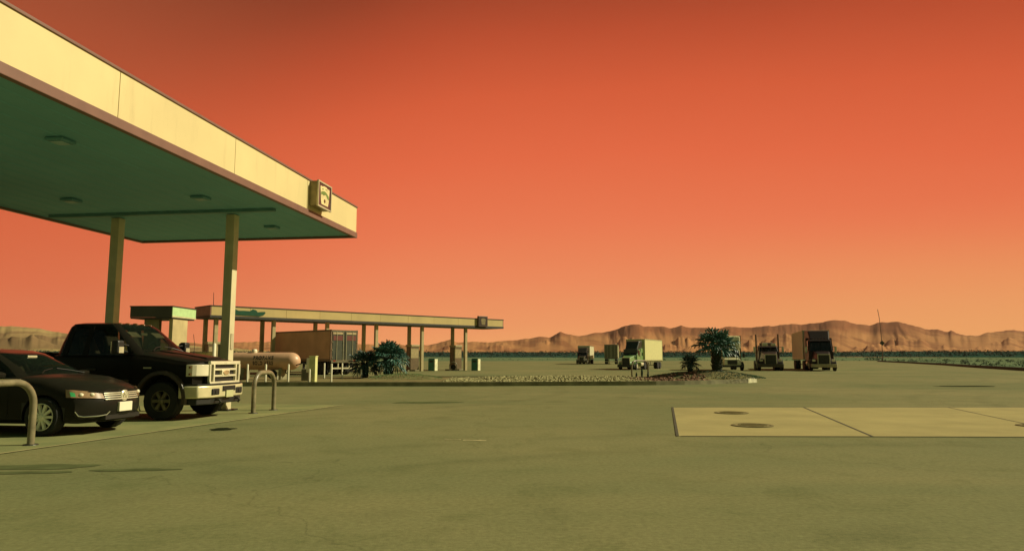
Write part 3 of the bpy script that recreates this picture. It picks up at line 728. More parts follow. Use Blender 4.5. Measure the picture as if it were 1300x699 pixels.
def fan_palm(label, loc, trunk_h, r0, r1, crown_r, nf, seed, leaf, els=(-35, 85), rad=.55, nb=15, group='palms on the planter island', lean=(0, 0)):
    rnd = random.Random(seed); t = thing('palm_tree', label, 'palm tree', loc, 0, group)
    mb = MB(); rings = 14; n = 18; pr = []
    for j in range(rings+1):
        q = j/rings; r = r0+(r1-r0)*q; r *= 1+.10*math.sin(j*2.2)+(.14 if j in (0, 1) else 0)
        for i in range(n):
            a = 2*math.pi*i/n+j*.17; rr = r*(1+.09*((i+j) % 2)+rnd.uniform(-.05, .05))
            mb.v.append((rr*math.cos(a)+lean[0]*q, rr*math.sin(a)+lean[1]*q, -.1+(trunk_h+.1)*q))
    for j in range(rings):
        mb.f += [(j*n+i, j*n+(i+1) % n, (j+1)*n+(i+1) % n, (j+1)*n+i) for i in range(n)]
    mb.f.append(tuple(range(rings*n, rings*n+n)))
    for j in range(60):                                             # old leaf stubs
        q = rnd.uniform(.12, .98); a = rnd.uniform(0, 6.28); r = r0+(r1-r0)*q
        p = Vector((r*math.cos(a)+lean[0]*q, r*math.sin(a)+lean[1]*q, trunk_h*q)); o = Vector((math.cos(a), math.sin(a), 1.1)).normalized()*r0*.5
        s = Vector((-math.sin(a), math.cos(a), 0))*.05
        mb.add([p-s, p+s, p+o*.9+s*.6, p+o*.9-s*.6, p+o*.5+Vector((0, 0, .05))], [(0, 1, 2, 3), (0, 3, 4), (1, 4, 2)])
    mb.build('trunk', bark, t, raw=True)
    mb = MB()
    for k in range(nf):
        q = (k+.5)/nf; el = R(els[0]+(els[1]-els[0])*q**.8+rnd.uniform(-8, 8)); az = k*2.39996+rnd.uniform(-.25, .25)
        pl_ = crown_r*(.62 if el < R(50) else .5)*rnd.uniform(.8, 1.12)
        fan_frond(mb, (lean[0]+r1*.5*math.cos(az), lean[1]+r1*.5*math.sin(az), trunk_h*(.93+.07*q)), az, el, pl_, rad*rnd.uniform(.85, 1.15), nb, rnd, .75-.5*q)
    mb.build('crown', leaf, t, raw=True)
    return t
fan_palm('tall fan palm with a thick trunk on the right end of the planter island', (11.15, 38.9, .55), 1.45, .27, .24, 1.05, 34, 11, leaf_mid, (-14, 70), .72, 14)
fan_palm('small fan palm with a thin trunk left of the tall fan palm', (9.55, 38.3, .45), .62, .13, .11, .44, 26, 12, leaf_dark, (-30, 80), .34, 13)
fan_palm('dark bushy palm in front of the trailer doors, left of its neighbour', (-8.55, 41.6, .15), .85, .17, .20, 1.0, 40, 13, leaf_dark, (-38, 78), .52, 14)
fan_palm('tall teal leaved bushy palm left of the brown diesel pump', (-7.15, 41.4, .25), 1.05, .25, .27, 1.12, 50, 14, leaf_teal, (-32, 84), .62, 15)
def spiky(label, x, y, h, w, seed):
    rnd = random.Random(seed); t = thing('spiky_plant', label, 'plant', (x, y, isl_z(x, y)), 0, 'small spiky plants under the hoop bollard')
    mb = MB()
    for i in range(60):
        a = rnd.uniform(0, 6.28); l = h*rnd.uniform(.5, 1); o = w*(1.15-l/h*.8)*rnd.uniform(.3, 1)
        p = Vector((o*.3*math.cos(a), o*.3*math.sin(a), l*.25*rnd.random())); q = Vector((o*math.cos(a), o*math.sin(a), l)); s = Vector((-math.sin(a), math.cos(a), 0))*.018
        mb.add([p-s, p+s, (p+q)/2+s*1.2, q, (p+q)/2-s*1.2], [(0, 1, 2, 3, 4)])
    mb.build('leaves', leaf_dark, t, raw=True)
    mb = MB(); mb.cyl((0, 0, -.05), (0, 0, h*.4), .02, .012, 6); mb.build('stem', bark, t)
spiky('smallest spiky dark plant at the left leg of the island hoop bollard', 6.55, 37.7, .34, .10, 1)
spiky('tallest spiky dark plant in the middle under the island hoop bollard', 6.88, 37.9, .62, .13, 2)
spiky('short spiky dark plant near the right leg of the island hoop bollard', 7.18, 37.8, .36, .12, 3)

# desert scrub: too many to count
def scrub(name, m, az, rr, count, hmin, hmax, seed, label, leaves=26):
    rnd = random.Random(seed); mb = MB()
    for _ in range(count):
        a = R(rnd.uniform(*az)); r = rr[0]+(rr[1]-rr[0])*rnd.random()**1.0
        x, y = r*math.sin(a), r*math.cos(a)
        if r < 290 and not (x > 25 and outside_lot(x, y)): continue
        z = desert_z(math.degrees(a), r); h = rnd.uniform(hmin, hmax)*rnd.choice((.6, .8, 1, 1, 1.3)); w = h*rnd.uniform(.8, 1.5)
        for i in range(leaves):
            t = rnd.uniform(0, 6.28); q = rnd.random()**.6; c = Vector((x+w*q*math.cos(t)*.8, y+w*q*math.sin(t)*.8, z+h*rnd.uniform(.05, 1)*(1-.45*q*q)))
            s = h*rnd.uniform(.14, .32); u = Vector((rnd.uniform(-1, 1), rnd.uniform(-1, 1), rnd.uniform(-.3, 1))).normalized()*s; v = Vector((rnd.uniform(-1, 1), rnd.uniform(-1, 1), rnd.uniform(-.6, .6))).normalized()*s*.6
            mb.add([c-u, c+v, c+u, c-v], [(0, 1, 2, 3)])
    return tag(mb.build(name, m, raw=True), label, 'scrub', kind='stuff')
def outside_lot(x, y):
    for (x0, y0), (x1, y1) in zip(lot_edge, lot_edge[1:]):
        if y0 <= y <= y1: return x > x0+(x1-x0)*(y-y0)/(y1-y0)+1.5
    return y > 272
scrub('scrub', mat('scrub_green', (.06,.11,.055), .9, vscale=.05, rgb2=(.04,.08,.042)), (12, 44), (70, 320), 520, .35, .8, 21, 'scattered low green desert scrub beyond the right edge of the lot')
scrub('scrub', mat('scrub_dark_teal', (.020,.055,.038), .95, vscale=.02, rgb2=(.013,.040,.029)), (-46, 44), (560, 900), 5200, 1.3, 2.8, 22, 'dark green belt of desert brush below the mountains', 14)
scrub('scrub', mat('scrub_pale', (.075,.14,.065), .9, vscale=.05, rgb2=(.055,.105,.05)), (-46, 44), (295, 560), 1100, .4, .9, 23, 'pale green low brush along the far edge of the lot', 12)
rnd = random.Random(77)
for i, (x, y, h, lb) in enumerate(((141., 277., 2.8, 'dark bush at the far end of the lot edge, below the tall thin mast'), (92., 145., 1.0, 'small dark bush beyond the lot edge, right of the mast'), (96., 128., 1.3, 'round dark bush beyond the lot edge near the right side of the photo'), (90., 112., 1.0, 'low dark bush beyond the lot edge at the far right'))):
    t = thing('desert_bush', lb, 'bush', (x, y, desert_z(math.degrees(math.atan2(x, y)), math.hypot(x, y))), 0, 'single bushes beyond the lot edge')
    mb = MB()
    for k in range(320):
        a = rnd.uniform(0, 6.28); q = rnd.random()**.55; w = h*(1.5 if i == 0 else .95)
        c = Vector((w*q*math.cos(a), w*.8*q*math.sin(a), h*rnd.uniform(.08, 1)*(1-.5*q*q))); s = h*rnd.uniform(.05, .13)
        u = Vector((rnd.uniform(-1, 1), rnd.uniform(-1, 1), rnd.uniform(-.3, 1))).normalized()*s; v = Vector((rnd.uniform(-1, 1), rnd.uniform(-1, 1), rnd.uniform(-.6, .6))).normalized()*s*.6
        mb.add([c-u, c+v, c+u, c-v], [(0, 1, 2, 3)])
    mb.build('foliage', mat('bush_dark', (.022,.055,.032), .9, vscale=.8), t, raw=True)
    mb = MB()
    for k in range(5): a = k*1.26; mb.cyl((0, 0, -.1), (h*.4*math.cos(a), h*.4*math.sin(a), h*.6), .05, .02, 5)
    mb.build('stems', bark, t)
ms = thing('radio_mast', 'tall thin leaning mast with a diamond plate low on it, far beyond the lot', 'mast', (139.2, 268., 0), 0)
mb = MB(); mb.tube([(0, 0, 0), (0, 0, 7), (-.15, 0, 12), (-.4, 0, 16), (-.85, 0, 19.3)], [.16, .13, .11, .10, .10], 8); mb.build('pole', mat('mast_brown', (.16,.09,.045), .7), ms)
mb = MB(); mb.prism([(-.95, 6.6), (0, 5.6), (.95, 6.6), (0, 7.6)], -.24, -.18, 'y'); mb.build('diamond_plate', mat('diamond_dark', (.06,.055,.03), .6), ms)
# ------------------------------------------------------------------ road vehicles: shared pieces
def wheel(parent, x, y, r, w, s, rim_r, spokes, rim_mat, spoke_w=.045, dish=.03):
    """tyre with its rim as a child; s = +1 when the outer face looks along +y"""
    mb = MB(); h = w/2
    mb.lathe([(rim_r*.96, -h*.8), (rim_r+.01, -h*.95), (r*.93, -h), (r*.985, -h*.8), (r, -h*.5), (r, h*.5), (r*.985, h*.8), (r*.93, h), (rim_r+.01, h*.95), (rim_r*.96, h*.8), (rim_r*.96, -h*.8)], 36, 'y', (x, y, r), None, False)
    for i in range(44):                                             # tread blocks
        a = 2*math.pi*i/44; M = Matrix.Translation((x, y, r)) @ Matrix.Rotation(a, 4, 'Y')
        mb.box(r*.985, r*1.008, -h*.72+.02*(i % 2), h*.72-.02*((i+1) % 2), -r*.045, r*.045, M)
    o = mb.build('wheel', black_rubber, parent, 40)
    mb = MB(); f = y+s*(h*.72); ds = -s*dish
    mb.lathe([(rim_r*.99, f-y+s*.03), (rim_r*.95, f-y+s*.035), (rim_r*.90, f-y), (rim_r*.88, f-y+ds-s*.04)], 36, 'y', (x, y, r), None, False)
    for i in range(spokes):
        M = Matrix.Translation((x, f, r)) @ Matrix.Rotation(2*math.pi*i/spokes, 4, 'Y')
        r0, r1 = rim_r*.14, rim_r*.91; a, b = spoke_w*.75, spoke_w; y0, y1 = (ds*.6, s*.022)
        mb.hexa([(r0, y0, -a), (r1, y0, -b), (r1, y0, b), (r0, y0, a)], [(r0, y1, -a*.8), (r1, y1, -b*.8), (r1, y1, b*.8), (r0, y1, a*.8)], M)
    mb.lathe([(rim_r*.24, f-y+ds), (rim_r*.24, f-y+s*.03), (rim_r*.15, f-y+s*.05), (0, f-y+s*.05)], 20, 'y', (x, y, r), None, False)
    mb.build('rim', rim_mat, o, 35)
    mb = MB(); mb.lathe([(rim_r*.95, f-y+ds*1.3-s*.05), (0, f-y+ds*1.3-s*.05)], 28, 'y', (x, y, r)); mb.build('brake_disc', black_plastic, o)
    return o
def interp(st, x):
    for a, b in zip(st, st[1:]):
        if a[0] <= x <= b[0]:
            t = (x-a[0])/(b[0]-a[0]) if b[0] > a[0] else 0; t2 = t*t*(3-2*t)*.5+t*.5
            return [p+(q-p)*t2 for p, q in zip(a, b)]
    return list(st[-1] if x > st[-1][0] else st[0])
def body_loft(st, xs, kplan, wmax, nose, tail, dz_nose, box=0.):
    """closed body shell from (x, half width, bottom, shoulder, top) stations"""
    mb = MB(); rows = []; P = 12
    def prof(w, zb, zs, zt):
        zm = (zb+zs)*.5
        return [(0, zb), (.72*w, zb), (.92*w, zb+.025), (.985*w, zb+.09), (w, zm), (w*(.997 if not box else 1), zs-.12), (w*.985, zs-.04), (w*.955, zs), (w*(.90 if not box else .93), zs+(zt-zs)*.35), (w*.78, zs+(zt-zs)*.70), (w*.45, zs+(zt-zs)*.95), (0, zt)]
    def dfm(x, y, z):
        s = smooth(nose-1.15, nose, x); s2 = smooth(tail+1.0, tail, x)
        return (x-s*(kplan*(abs(y)/wmax)**2.5+dz_nose(z))+s2*(kplan*.6*(abs(y)/wmax)**2.5), y, z)
    for x in xs:
        _, w, zb, zs, zt = interp(st, x); h = prof(w, zb, zs, zt)
        ring = [(x, y, z) for y, z in h] + [(x, -y, z) for y, z in h[-2:0:-1]]
        rows.append(ring)
    n = len(rows[0])
    for ring in rows: mb.v += [dfm(*p) for p in ring]
    for j in range(len(rows)-1):
        mb.f += [(j*n+i, j*n+(i+1) % n, (j+1)*n+(i+1) % n, (j+1)*n+i) for i in range(n)]
    for j, flip in ((0, 0), (len(rows)-1, 1)):                      # curved end caps
        ring = rows[j]; cols = 12; prev = None; base = {}
        for i in range(P):
            _, y, z = ring[i]; row = []
            for c in range(cols+1):
                t = 1-2*c/cols; row.append(len(mb.v)); mb.v.append(dfm(ring[i][0], y*t, z))
            if prev: mb.f += [(prev[c], prev[c+1], row[c+1], row[c]) for c in range(cols)]
            prev = row
    return mb
def cut_mesh(mb, cutters):
    me = mb.mesh('shell'); o = bpy.data.objects.new('shell_source', me); COL.objects.link(o); tmp = [o]
    for c in cutters:
        cm = c.mesh('cutter'); co = bpy.data.objects.new('cutter_source', cm); COL.objects.link(co); tmp.append(co)
        b = o.modifiers.new('cut', 'BOOLEAN'); b.operation = 'DIFFERENCE'; b.object = co; b.solver = 'EXACT'
    dg = bpy.context.evaluated_depsgraph_get(); dg.update()
    out = bpy.data.meshes.new_from_object(o.evaluated_get(dg))
    for q in tmp: bpy.data.objects.remove(q)
    return out
def split_faces(me, classify):
    """faces of a mesh sorted into builders by the key that classify(centre, normal) gives; None drops a face"""
    out = {}
    for p in me.polygons:
        k = classify(p.center, p.normal)
        if k is None: continue
        mb = out.setdefault(k, MB()); mb.add([me.vertices[i].co for i in p.vertices], [tuple(range(len(p.vertices)))])
    return out
def greenhouse(rings, n=56, ex=5., bulge=.02, sub=6, corner=.80):
    """rings: (z, x front, x rear, half width) from belt to roof; returns builders for windshield, side_window, rear_window, pillars, roof"""
    res = {k: MB() for k in ('windshield', 'window_right', 'window_left', 'rear_window', 'pillars', 'roof')}
    lev = []
    for (a, b) in zip(rings, rings[1:]):
        for k in range(sub): t = k/sub; lev.append([p+(q-p)*t for p, q in zip(a, b)])
    lev.append(list(rings[-1])); pts = []
    for z, xf, xr, hw in lev:
        xc, a = (xf+xr)/2, (xf-xr)/2; row = []
        for i in range(n):
            t = 2*math.pi*(i+.5)/n; c, s = math.cos(t), math.sin(t)
            row.append((xc+a*math.copysign(abs(c)**(2/ex), c), hw*math.copysign(abs(s)**(2/ex), s), z, abs(c)**(2/ex), abs(s)**(2/ex), c, s))
        pts.append(row)
    nlast = sub*(len(rings)-2)
    for j in range(len(lev)-1):
        for i in range(n):
            q = [pts[j][i], pts[j][(i+1) % n], pts[j+1][(i+1) % n], pts[j+1][i]]
            u = sum(p[3] for p in q)/4; v = sum(p[4] for p in q)/4; c = sum(p[5] for p in q); s = sum(p[6] for p in q)
            if j >= nlast: k = 'roof'
            elif u > corner+.02 and v > corner: k = 'pillars'
            elif v >= u: k = 'window_left' if s > 0 else 'window_right'
            else: k = 'windshield' if c > 0 else 'rear_window'
            res[k].add([p[:3] for p in q], [(0, 1, 2, 3)])
    zc = rings[-1][0]; row = pts[-1]
    cx = (rings[-1][1]+rings[-1][2])/2
    res['roof'].add([p[:3] for p in row]+[(cx, 0, zc+.012)], [(i, (i+1) % n, n) for i in range(n)])
    return res

def pillar_set(mb, m, t):
    me = mb.mesh('pillars'); xm = sum(v.co.x for v in me.vertices)/len(me.vertices)
    for k, b in split_faces(me, lambda c, n: (c.x > xm, c.y > 0)).items(): b.build('pillar', m, t, 40)
    bpy.data.meshes.remove(me)

seat_m = mat('seat_cloth_grey', (.10,.09,.06), .8)
def cabin(t, xf, xr, xd, z, h, ys, zd):
    for x in (xf, xr):
        for y in ys:
            m = MB(); m.hexa([(x-.02, y-.24, z), (x+.14, y-.24, z), (x+.14, y+.24, z), (x-.02, y+.24, z)], [(x-.14, y-.19, z+h), (x-.04, y-.19, z+h), (x-.04, y+.19, z+h), (x-.14, y+.19, z+h)]); s = m.build('seat', seat_m, t, bevel=.03)
            m = MB(); m.box(x-.16, x-.06, y-.12, y+.12, z+h+.03, z+h+.17); m.build('headrest', seat_m, s, bevel=.03)
    m = MB(); m.hexa([(xd-.30, -.66, z-.02), (xd+.10, -.66, z-.02), (xd+.10, .66, z-.02), (xd-.30, .66, z-.02)], [(xd-.26, -.62, zd), (xd+.05, -.62, zd-.03), (xd+.05, .62, zd-.03), (xd-.26, .62, zd)]); m.build('dashboard', black_plastic, t, bevel=.02)
    m = MB(); pts = []
    for i in range(25): a = 2*math.pi*i/24; pts.append((xd-.42+.06*math.sin(a), ys[0]*-1+.17*math.cos(a), zd+.03+.15*math.sin(a)))
    m.tube(pts, .014, 6); m.build('steering_wheel', black_plastic, t)
    m = MB(); m.box(xd-.38, xd-.35, -.11, .11, z+h+.02, z+h+.08); m.build('rear_view_mirror', satin_metal, t, bevel=.01)

# ------------------------------------------------------------------ black sedan
HEAD = -R(8.0)
def make_sedan():
    t = thing('parked_sedan', 'black four door sedan parked beside the hoop bollard in front of the pickup', 'car', (-8.02-1.40*math.cos(HEAD), 13.24-1.40*math.sin(HEAD), 0), HEAD)
    st = [(-2.47,.70,.38,.84,.93),(-2.40,.82,.28,.93,1.02),(-2.0,.885,.22,.97,1.07),(-1.5,.912,.20,.96,1.05),(-1.0,.918,.19,.94,1.0),(0,.918,.19,.955,1.03),(.8,.917,.19,.955,1.05),(1.1,.914,.19,.95,1.05),(1.5,.905,.19,.92,1.015),(1.9,.885,.20,.86,.94),(2.15,.865,.20,.795,.88),(2.30,.845,.21,.735,.825),(2.37,.825,.23,.69,.78)]
    dx = [.47,.52,.525,1.0,-.60,-.605]
    xs = sorted(set([-2.47,-2.44,-2.40,-2.3,-2.15]+[round(-2.0+.1*i, 3) for i in range(42)]+[2.15,2.22,2.27,2.31,2.34,2.37]+[.83,.838,-.30,-.308,-1.22,-1.228]))
    mb = body_loft(st, xs, .40, .9, 2.37, -2.47, lambda z: .05*smooth(.55, .72, z)+.06*smooth(.36, .24, z))
    ra = .375; cut = []
    for x in (1.48, -1.40):
        for s in (1, -1): c = MB(); c.cyl((x, s*.58, .33), (x, s*1.3, .33), ra, None, 40); cut.append(c)
    me = cut_mesh(mb, cut)
    def cl(c, nrm):
        for x in (1.48, -1.40):
            d = math.hypot(c.x-x, c.z-.33)
            if abs(c.y) < .93 and abs(c.y) > .56 and d < ra+.004 and (d > ra-.02 or abs(abs(c.y)-.58) < .01): return 'well%d%d' % (x > 0, c.y > 0)
        if abs(c.y) > .8 and .25 < c.z < .96:
            if .829 < c.x < .839 or -.309 < c.x < -.299 or -1.229 < c.x < -1.219: return None
            for k, (a, b) in enumerate(((-.30, .83), (-1.22, -.308))):
                if a < c.x < b: return 'door%d%s' % (k, 'L' if c.y > 0 else 'R')
        return 'body'
    sp_ = split_faces(me, cl)
    for k, b in sp_.items():
        if k[:4] == 'well': b.build('wheel_well', black_plastic, t)
        elif k == 'body': b.build('body', sedan_paint, t, 35)
        else:
            d = b.build('door', sedan_paint, t, 35); s = 1 if k.endswith('L') else -1; x0 = -.12 if k[4] == '0' else -1.02
            m = MB(); m.tube([(x0-.10, s*.918, .80), (x0-.07, s*.95, .80), (x0+.07, s*.95, .80), (x0+.10, s*.918, .80)], .014, 8); m.build('handle', sedan_paint, d, 40)
    g = greenhouse([(.94, 1.22, -1.82, .865), (1.17, .84, -1.55, .77), (1.42, .26, -1.02, .64), (1.475, .02, -.86, .57), (1.495, -.18, -.60, .36)], ex=5)
    g['windshield'].build('windshield', tint_m, t, 40); g['rear_window'].build('rear_window', tint_m, t, 40)
    g['window_left'].build('side_window', tint_m, t, 40); g['window_right'].build('side_window', tint_m, t, 40)
    pillar_set(g['pillars'], sedan_paint, t); g['roof'].build('roof', sedan_paint, t, 50)
    rim_cream = mat('rim_cream', (.88,.86,.66), .35)
    for s in (1, -1):
        m = MB(); m.tube([(1.0, s*.872, .965), (.2, s*.89, .97), (-.9, s*.885, .965), (-1.45, s*.82, .975)], .009, 6); m.build('belt_trim', chrome, t)
        m = MB(); m.prism([(.62, 0), (.74, .015), (.76, .10), (.66, .13), (.58, .10)], 0, .20, 'y', Matrix.Translation((0, s*  .90 if s > 0 else -1.10, .97))); m.build('side_mirror', sedan_paint, t, 30, bevel=.02)
        m = MB(); m.box(.565, .579, .02, .18, .985, 1.07, Matrix.Translation((0, s*.90 if s > 0 else -1.10, 0))); m.build('mirror_glass', chrome, t)
        # headlight wrapping round the corner
        def nx(y, z, off=0): return 2.37-.40*(abs(y)/.9)**2.5-.05*smooth(.55, .72, z)+off
        def lamp(y0, y1, z0a, z0b, z1a, z1b, off, name, mt, par):
            m = MB(); k = 10; vs = []
            for i in range(k+1):
                q = i/k; y = y0+(y1-y0)*q; za = z0a+(z0b-z0a)*q; zb = z1a+(z1b-z1a)*q
                for z, o in ((za, off), (zb, off-.03), (zb, off-.09), (za, off-.09)): vs.append((nx(y, z, o), s*y, z))
            for i in range(k):
                for j in range(4): m.f.append((i*4+j, i*4+(j+1) % 4, (i+1)*4+(j+1) % 4, (i+1)*4+j))
            m.f += [(0, 1, 2, 3), tuple(k*4+j for j in (3, 2, 1, 0))]; m.v = vs; return m.build(name, mt, par, 50)
        hl = lamp(.44, .87, .625, .66, .725, .795, .022, 'headlight', mat('headlight_housing', (.34,.22,.11), .18, coat=.8, rgb2=(.20,.12,.06), vscale=9), t)
        for y in (.60, .74):
            m = MB(); m.sphere((nx(y, .70, .0), s*y, .70), .045, .04, .035); m.build('lamp_bulb', lens_m, hl, 40)
        lamp(.815, .868, .67, .68, .77, .78, .026, 'side_marker', mat('marker_green', (.05,.38,.12), .2, coat=.5), hl)
        m = MB(); pts = [(nx(y, .33, .030), s*y, z) for y, z in ((.84, .42), (.80, .345), (.74, .33), (.55, .33), (.42, .345), (.36, .40))]
        m.tube(pts, [.008, .012, .013, .013, .012, .007], 8); m.build('bumper_trim', chrome, t, 40)
        wheel(t, 1.48, s*.80, .33, .225, s, .235, 10, rim_cream, .028); wheel(t, -1.40, s*.80, .33, .225, s, .235, 10, rim_cream, .028)
    bright_bar = mat('bright_trim', (.80,.76,.56), .25, metal=.5)
    m = MB(); k = 16; vs = []
    for i in range(k+1):
        y = -.43+.86*i/k
        for z, o in ((.595, .002), (.715, -.005), (.715, -.06), (.595, -.06)): vs.append((nx(y, z, o), y, z))
    for i in range(k):
        for j in range(4): m.f.append((i*4+j, i*4+(j+1) % 4, (i+1)*4+(j+1) % 4, (i+1)*4+j))
    m.v = vs; gr = m.build('grille', black_plastic, t)
    for z in (.607, .645, .683, .715):
        m = MB(); m.tube([(nx(-.43+.86*i/12, z, .012), -.43+.86*i/12, z) for i in range(13)], .0125, 8); m.build('grille_bar', bright_bar, gr, 60)
    m = MB(); c0 = nx(0, .66, .03); m.lathe([(.098, -.03), (.098, 0), (.086, .008), (.084, .002), (0, .002)], 28, 'x', (c0, 0, .662)); em = m.build('emblem', bright_bar, t, 40)
    m = MB(); d = c0+.008
    for p in ([(-.034, .712), (-.002, .664), (.002, .664), (.034, .712)], [(-.056, .685), (-.03, .615), (0, .652), (.03, .615), (.056, .685)]): m.tube([(d, y, z) for y, z in p], .006, 6)
    m.build('emblem_letters', satin_metal, em)
    m = MB(); m.box(nx(0, .45, -.02), nx(0, .45, .030), -.17, .17, .385, .55); m.build('license_plate', plate_m, t, bevel=.006)
    m = MB(); m.box(2.20, 2.352, -.45, .45, .26, .335); m.build('lower_grille', black_plastic, t)
    for s in (-1, 1):
        m = MB(); m.tube([(1.10, s*.52, 1.06), (.96, s*.30, 1.11), (.90, s*.05, 1.145)], .008, 6); m.build('wiper', black_plastic, t)
    m = MB(); m.box(-2.49, -2.42, -.17, .17, .55, .68); m.build('license_plate', plate_m, t)
    for s in (1, -1):
        m = MB(); m.box(-2.43, -2.30, min(s*.48, s*.80), max(s*.48, s*.80), .74, .88); m.build('tail_light', mat('tail_red', (.35,.02,.015), .2, coat=.5), t, bevel=.02)
    cabin(t, -.18, -1.05, .78, 1.0, .30, (-.36, .36), 1.09)
    return t
make_sedan()

# ------------------------------------------------------------------ black pickup
def make_pickup():
    # local origin on the ground below the front axle
    t = thing('parked_pickup', 'big black four door pickup truck with a wide chrome grille parked behind the sedan', 'pickup truck', (-7.40, 16.33, 0), HEAD)
    W = .97
    st = [(-2.72,.955,.50,1.37,1.42),(-2.5,.965,.50,1.375,1.43),(-1.0,.968,.50,1.37,1.44),(-.75,.968,.50,1.365,1.47),(-.55,.965,.52,1.35,1.485),(0,.955,.55,1.29,1.42),(.5,.945,.55,1.23,1.345),(.75,.935,.58,1.195,1.295),(.84,.92,.60,1.165,1.255)]
    xs = sorted(set([-2.72,-2.70]+[round(-2.6+.1*i, 3) for i in range(34)]+[.76,.80,.84]+[-.72,-.728,-1.86,-1.868,-2.62,-2.628]))
    mb = body_loft(st, xs, .17, .97, .84, -2.72, lambda z: .03*smooth(1.15, 1.28, z), 1)
    ra = .52; cut = []
    for s in (1, -1): c = MB(); c.cyl((0, s*.55, .46), (0, s*1.3, .46), ra, None, 44); cut.append(c)
    me = cut_mesh(mb, cut)
    def cl(c, nrm):
        d = math.hypot(c.x, c.z-.46)
        if .53 < abs(c.y) < .975 and d < ra+.004 and (d > ra-.02 or abs(abs(c.y)-.55) < .01): return 'well%d' % (c.y > 0)
        if abs(c.y) > .85 and .56 < c.z < 1.35:
            for a in (-.728, -1.868, -2.628):
                if a < c.x < a+.008: return None
            for k, (a, b) in enumerate(((-1.86, -.728), (-2.62, -1.868))):
                if a < c.x < b: return 'door%d%s' % (k, 'L' if c.y > 0 else 'R')
        if c.x > -.6 and nrm.z > .55 and c.z > 1.2: return 'hood'
        return 'body'
    for k, b in split_faces(me, cl).items():
        if k[:4] == 'well': b.build('wheel_well', black_plastic, t)
        elif k in ('body', 'hood'): b.build(k, pickup_paint, t, 35)
        else:
            d = b.build('door', pickup_paint, t, 35); s = 1 if k.endswith('L') else -1; x0 = -1.66 if k[4] == '0' else -2.42
            m = MB(); m.box(x0-.11, x0+.11, min(s*.965, s*1.0), max(s*.965, s*1.0), 1.06, 1.11); m.build('handle', black_plastic, d, bevel=.012)
            m = MB(); m.box(*(( -1.84, -.75) if k[4] == '0' else (-2.60, -1.89)), min(s*.968, s*.985), max(s*.968, s*.985), .80, .87); m.build('side_molding', flare_m, d, bevel=.008)
    # raised centre of the hood
    m = MB(); m.hexa([(-.5, -.42, 1.42), (.70, -.36, 1.24), (.70, .36, 1.24), (-.5, .42, 1.42)], [(-.48, -.36, 1.505), (.62, -.30, 1.345), (.62, .30, 1.345), (-.48, .36, 1.505)])
    m.build('hood_bulge', pickup_paint, t, bevel=.03)
    g = greenhouse([(1.38, -.44, -2.70, .94), (1.66, -.78, -2.62, .88), (2.01, -1.20, -2.50, .775), (2.085, -1.32, -2.44, .72), (2.115, -1.5, -2.30, .56)], ex=7, corner=.80)
    g['windshield'].build('windshield', tint_m, t, 40); g['rear_window'].build('cab_back', pickup_paint, t, 40)
    m = MB(); m.hexa([(-2.70, -.62, 1.52), (-2.66, -.62, 1.52), (-2.66, .62, 1.52), (-2.70, .62, 1.52)], [(-2.575, -.56, 1.92), (-2.53, -.56, 1.92), (-2.53, .56, 1.92), (-2.575, .56, 1.92)]); m.build('rear_window', tint_m, t)
    for k in ('window_left', 'window_right'):
        s = 1 if k == 'window_left' else -1
        g[k].build('side_window', tint_m, t, 40)
    pillar_set(g['pillars'], pickup_paint, t); g['roof'].build('roof', pickup_paint, t, 50)
    for s in (1, -1):
        for xb, xt in ((-1.86, -1.84), (-2.36, -2.29)):
            m = MB(); m.hexa([(xb-.06, s*.92, 1.40), (xb+.06, s*.92, 1.40), (xb+.06, s*.948, 1.40), (xb-.06, s*.948, 1.40)], [(xt-.05, s*.76, 2.03), (xt+.05, s*.76, 2.03), (xt+.05, s*.785, 2.03), (xt-.05, s*.785, 2.03)]); m.build('door_pillar', pickup_paint, t)
    for y in (-.52, -.26, 0, .26, .52):
        m = MB(); m.sphere((-1.38-.03*abs(y), y, 2.095-.02*abs(y)), .075, .045, .035); m.build('clearance_light', amber_m, t, 60)
    # cargo bed
    m = MB(); m.box(-5.15, -2.76, -.95, -.89, .62, 1.44); m.box(-5.15, -2.76, .89, .95, .62, 1.44); m.box(-5.15, -2.76, -.89, .89, .62, .86); m.box(-2.82, -2.76, -.89, .89, .86, 1.44)
    bed = m.build('cargo_bed', pickup_paint, t, bevel=.02)
    m = MB(); m.box(-5.22, -5.155, -.93, .93, .70, 1.44); tg = m.build('tailgate', pickup_paint, t, bevel=.02)
    m = MB(); m.box(-5.25, -5.222, -.12, .12, 1.1, 1.2); m.build('handle', black_plastic, tg)
    for s in (1, -1):
        m = MB(); m.box(-5.17, -2.75, s*.92-.045, s*.92+.045, 1.44, 1.465); m.build('bed_rail_cap', black_plastic, bed, bevel=.008)
        m = MB(); m.box(-5.2, -5.0, min(s*.93, s*.96), max(s*.93, s*.96), .95, 1.25); m.build('tail_light', mat('tail_red', (.35,.02,.015), .2, coat=.5), t, bevel=.01)
        # fender flares
        for xa, yy in ((0, .955), (-3.85, .955)):
            m = MB(); k = 22; vs = []
            for i in range(k+1):
                a = R(-12)+R(204)*i/k; 
                for rr, y in ((.515, yy-.02), (.52, yy+.055), (.59, yy+.045), (.615, yy-.01)): vs.append((xa+rr*math.cos(a), s*y, .46+rr*math.sin(a)))
            for i in range(k):
                for j in range(4): m.f.append((i*4+j, i*4+(j+1) % 4, (i+1)*4+(j+1) % 4, (i+1)*4+j))
            m.f += [(0, 1, 2, 3), tuple(k*4+j for j in (3, 2, 1, 0))]; m.v = vs; m.build('fender_flare', flare_m, t, 50)
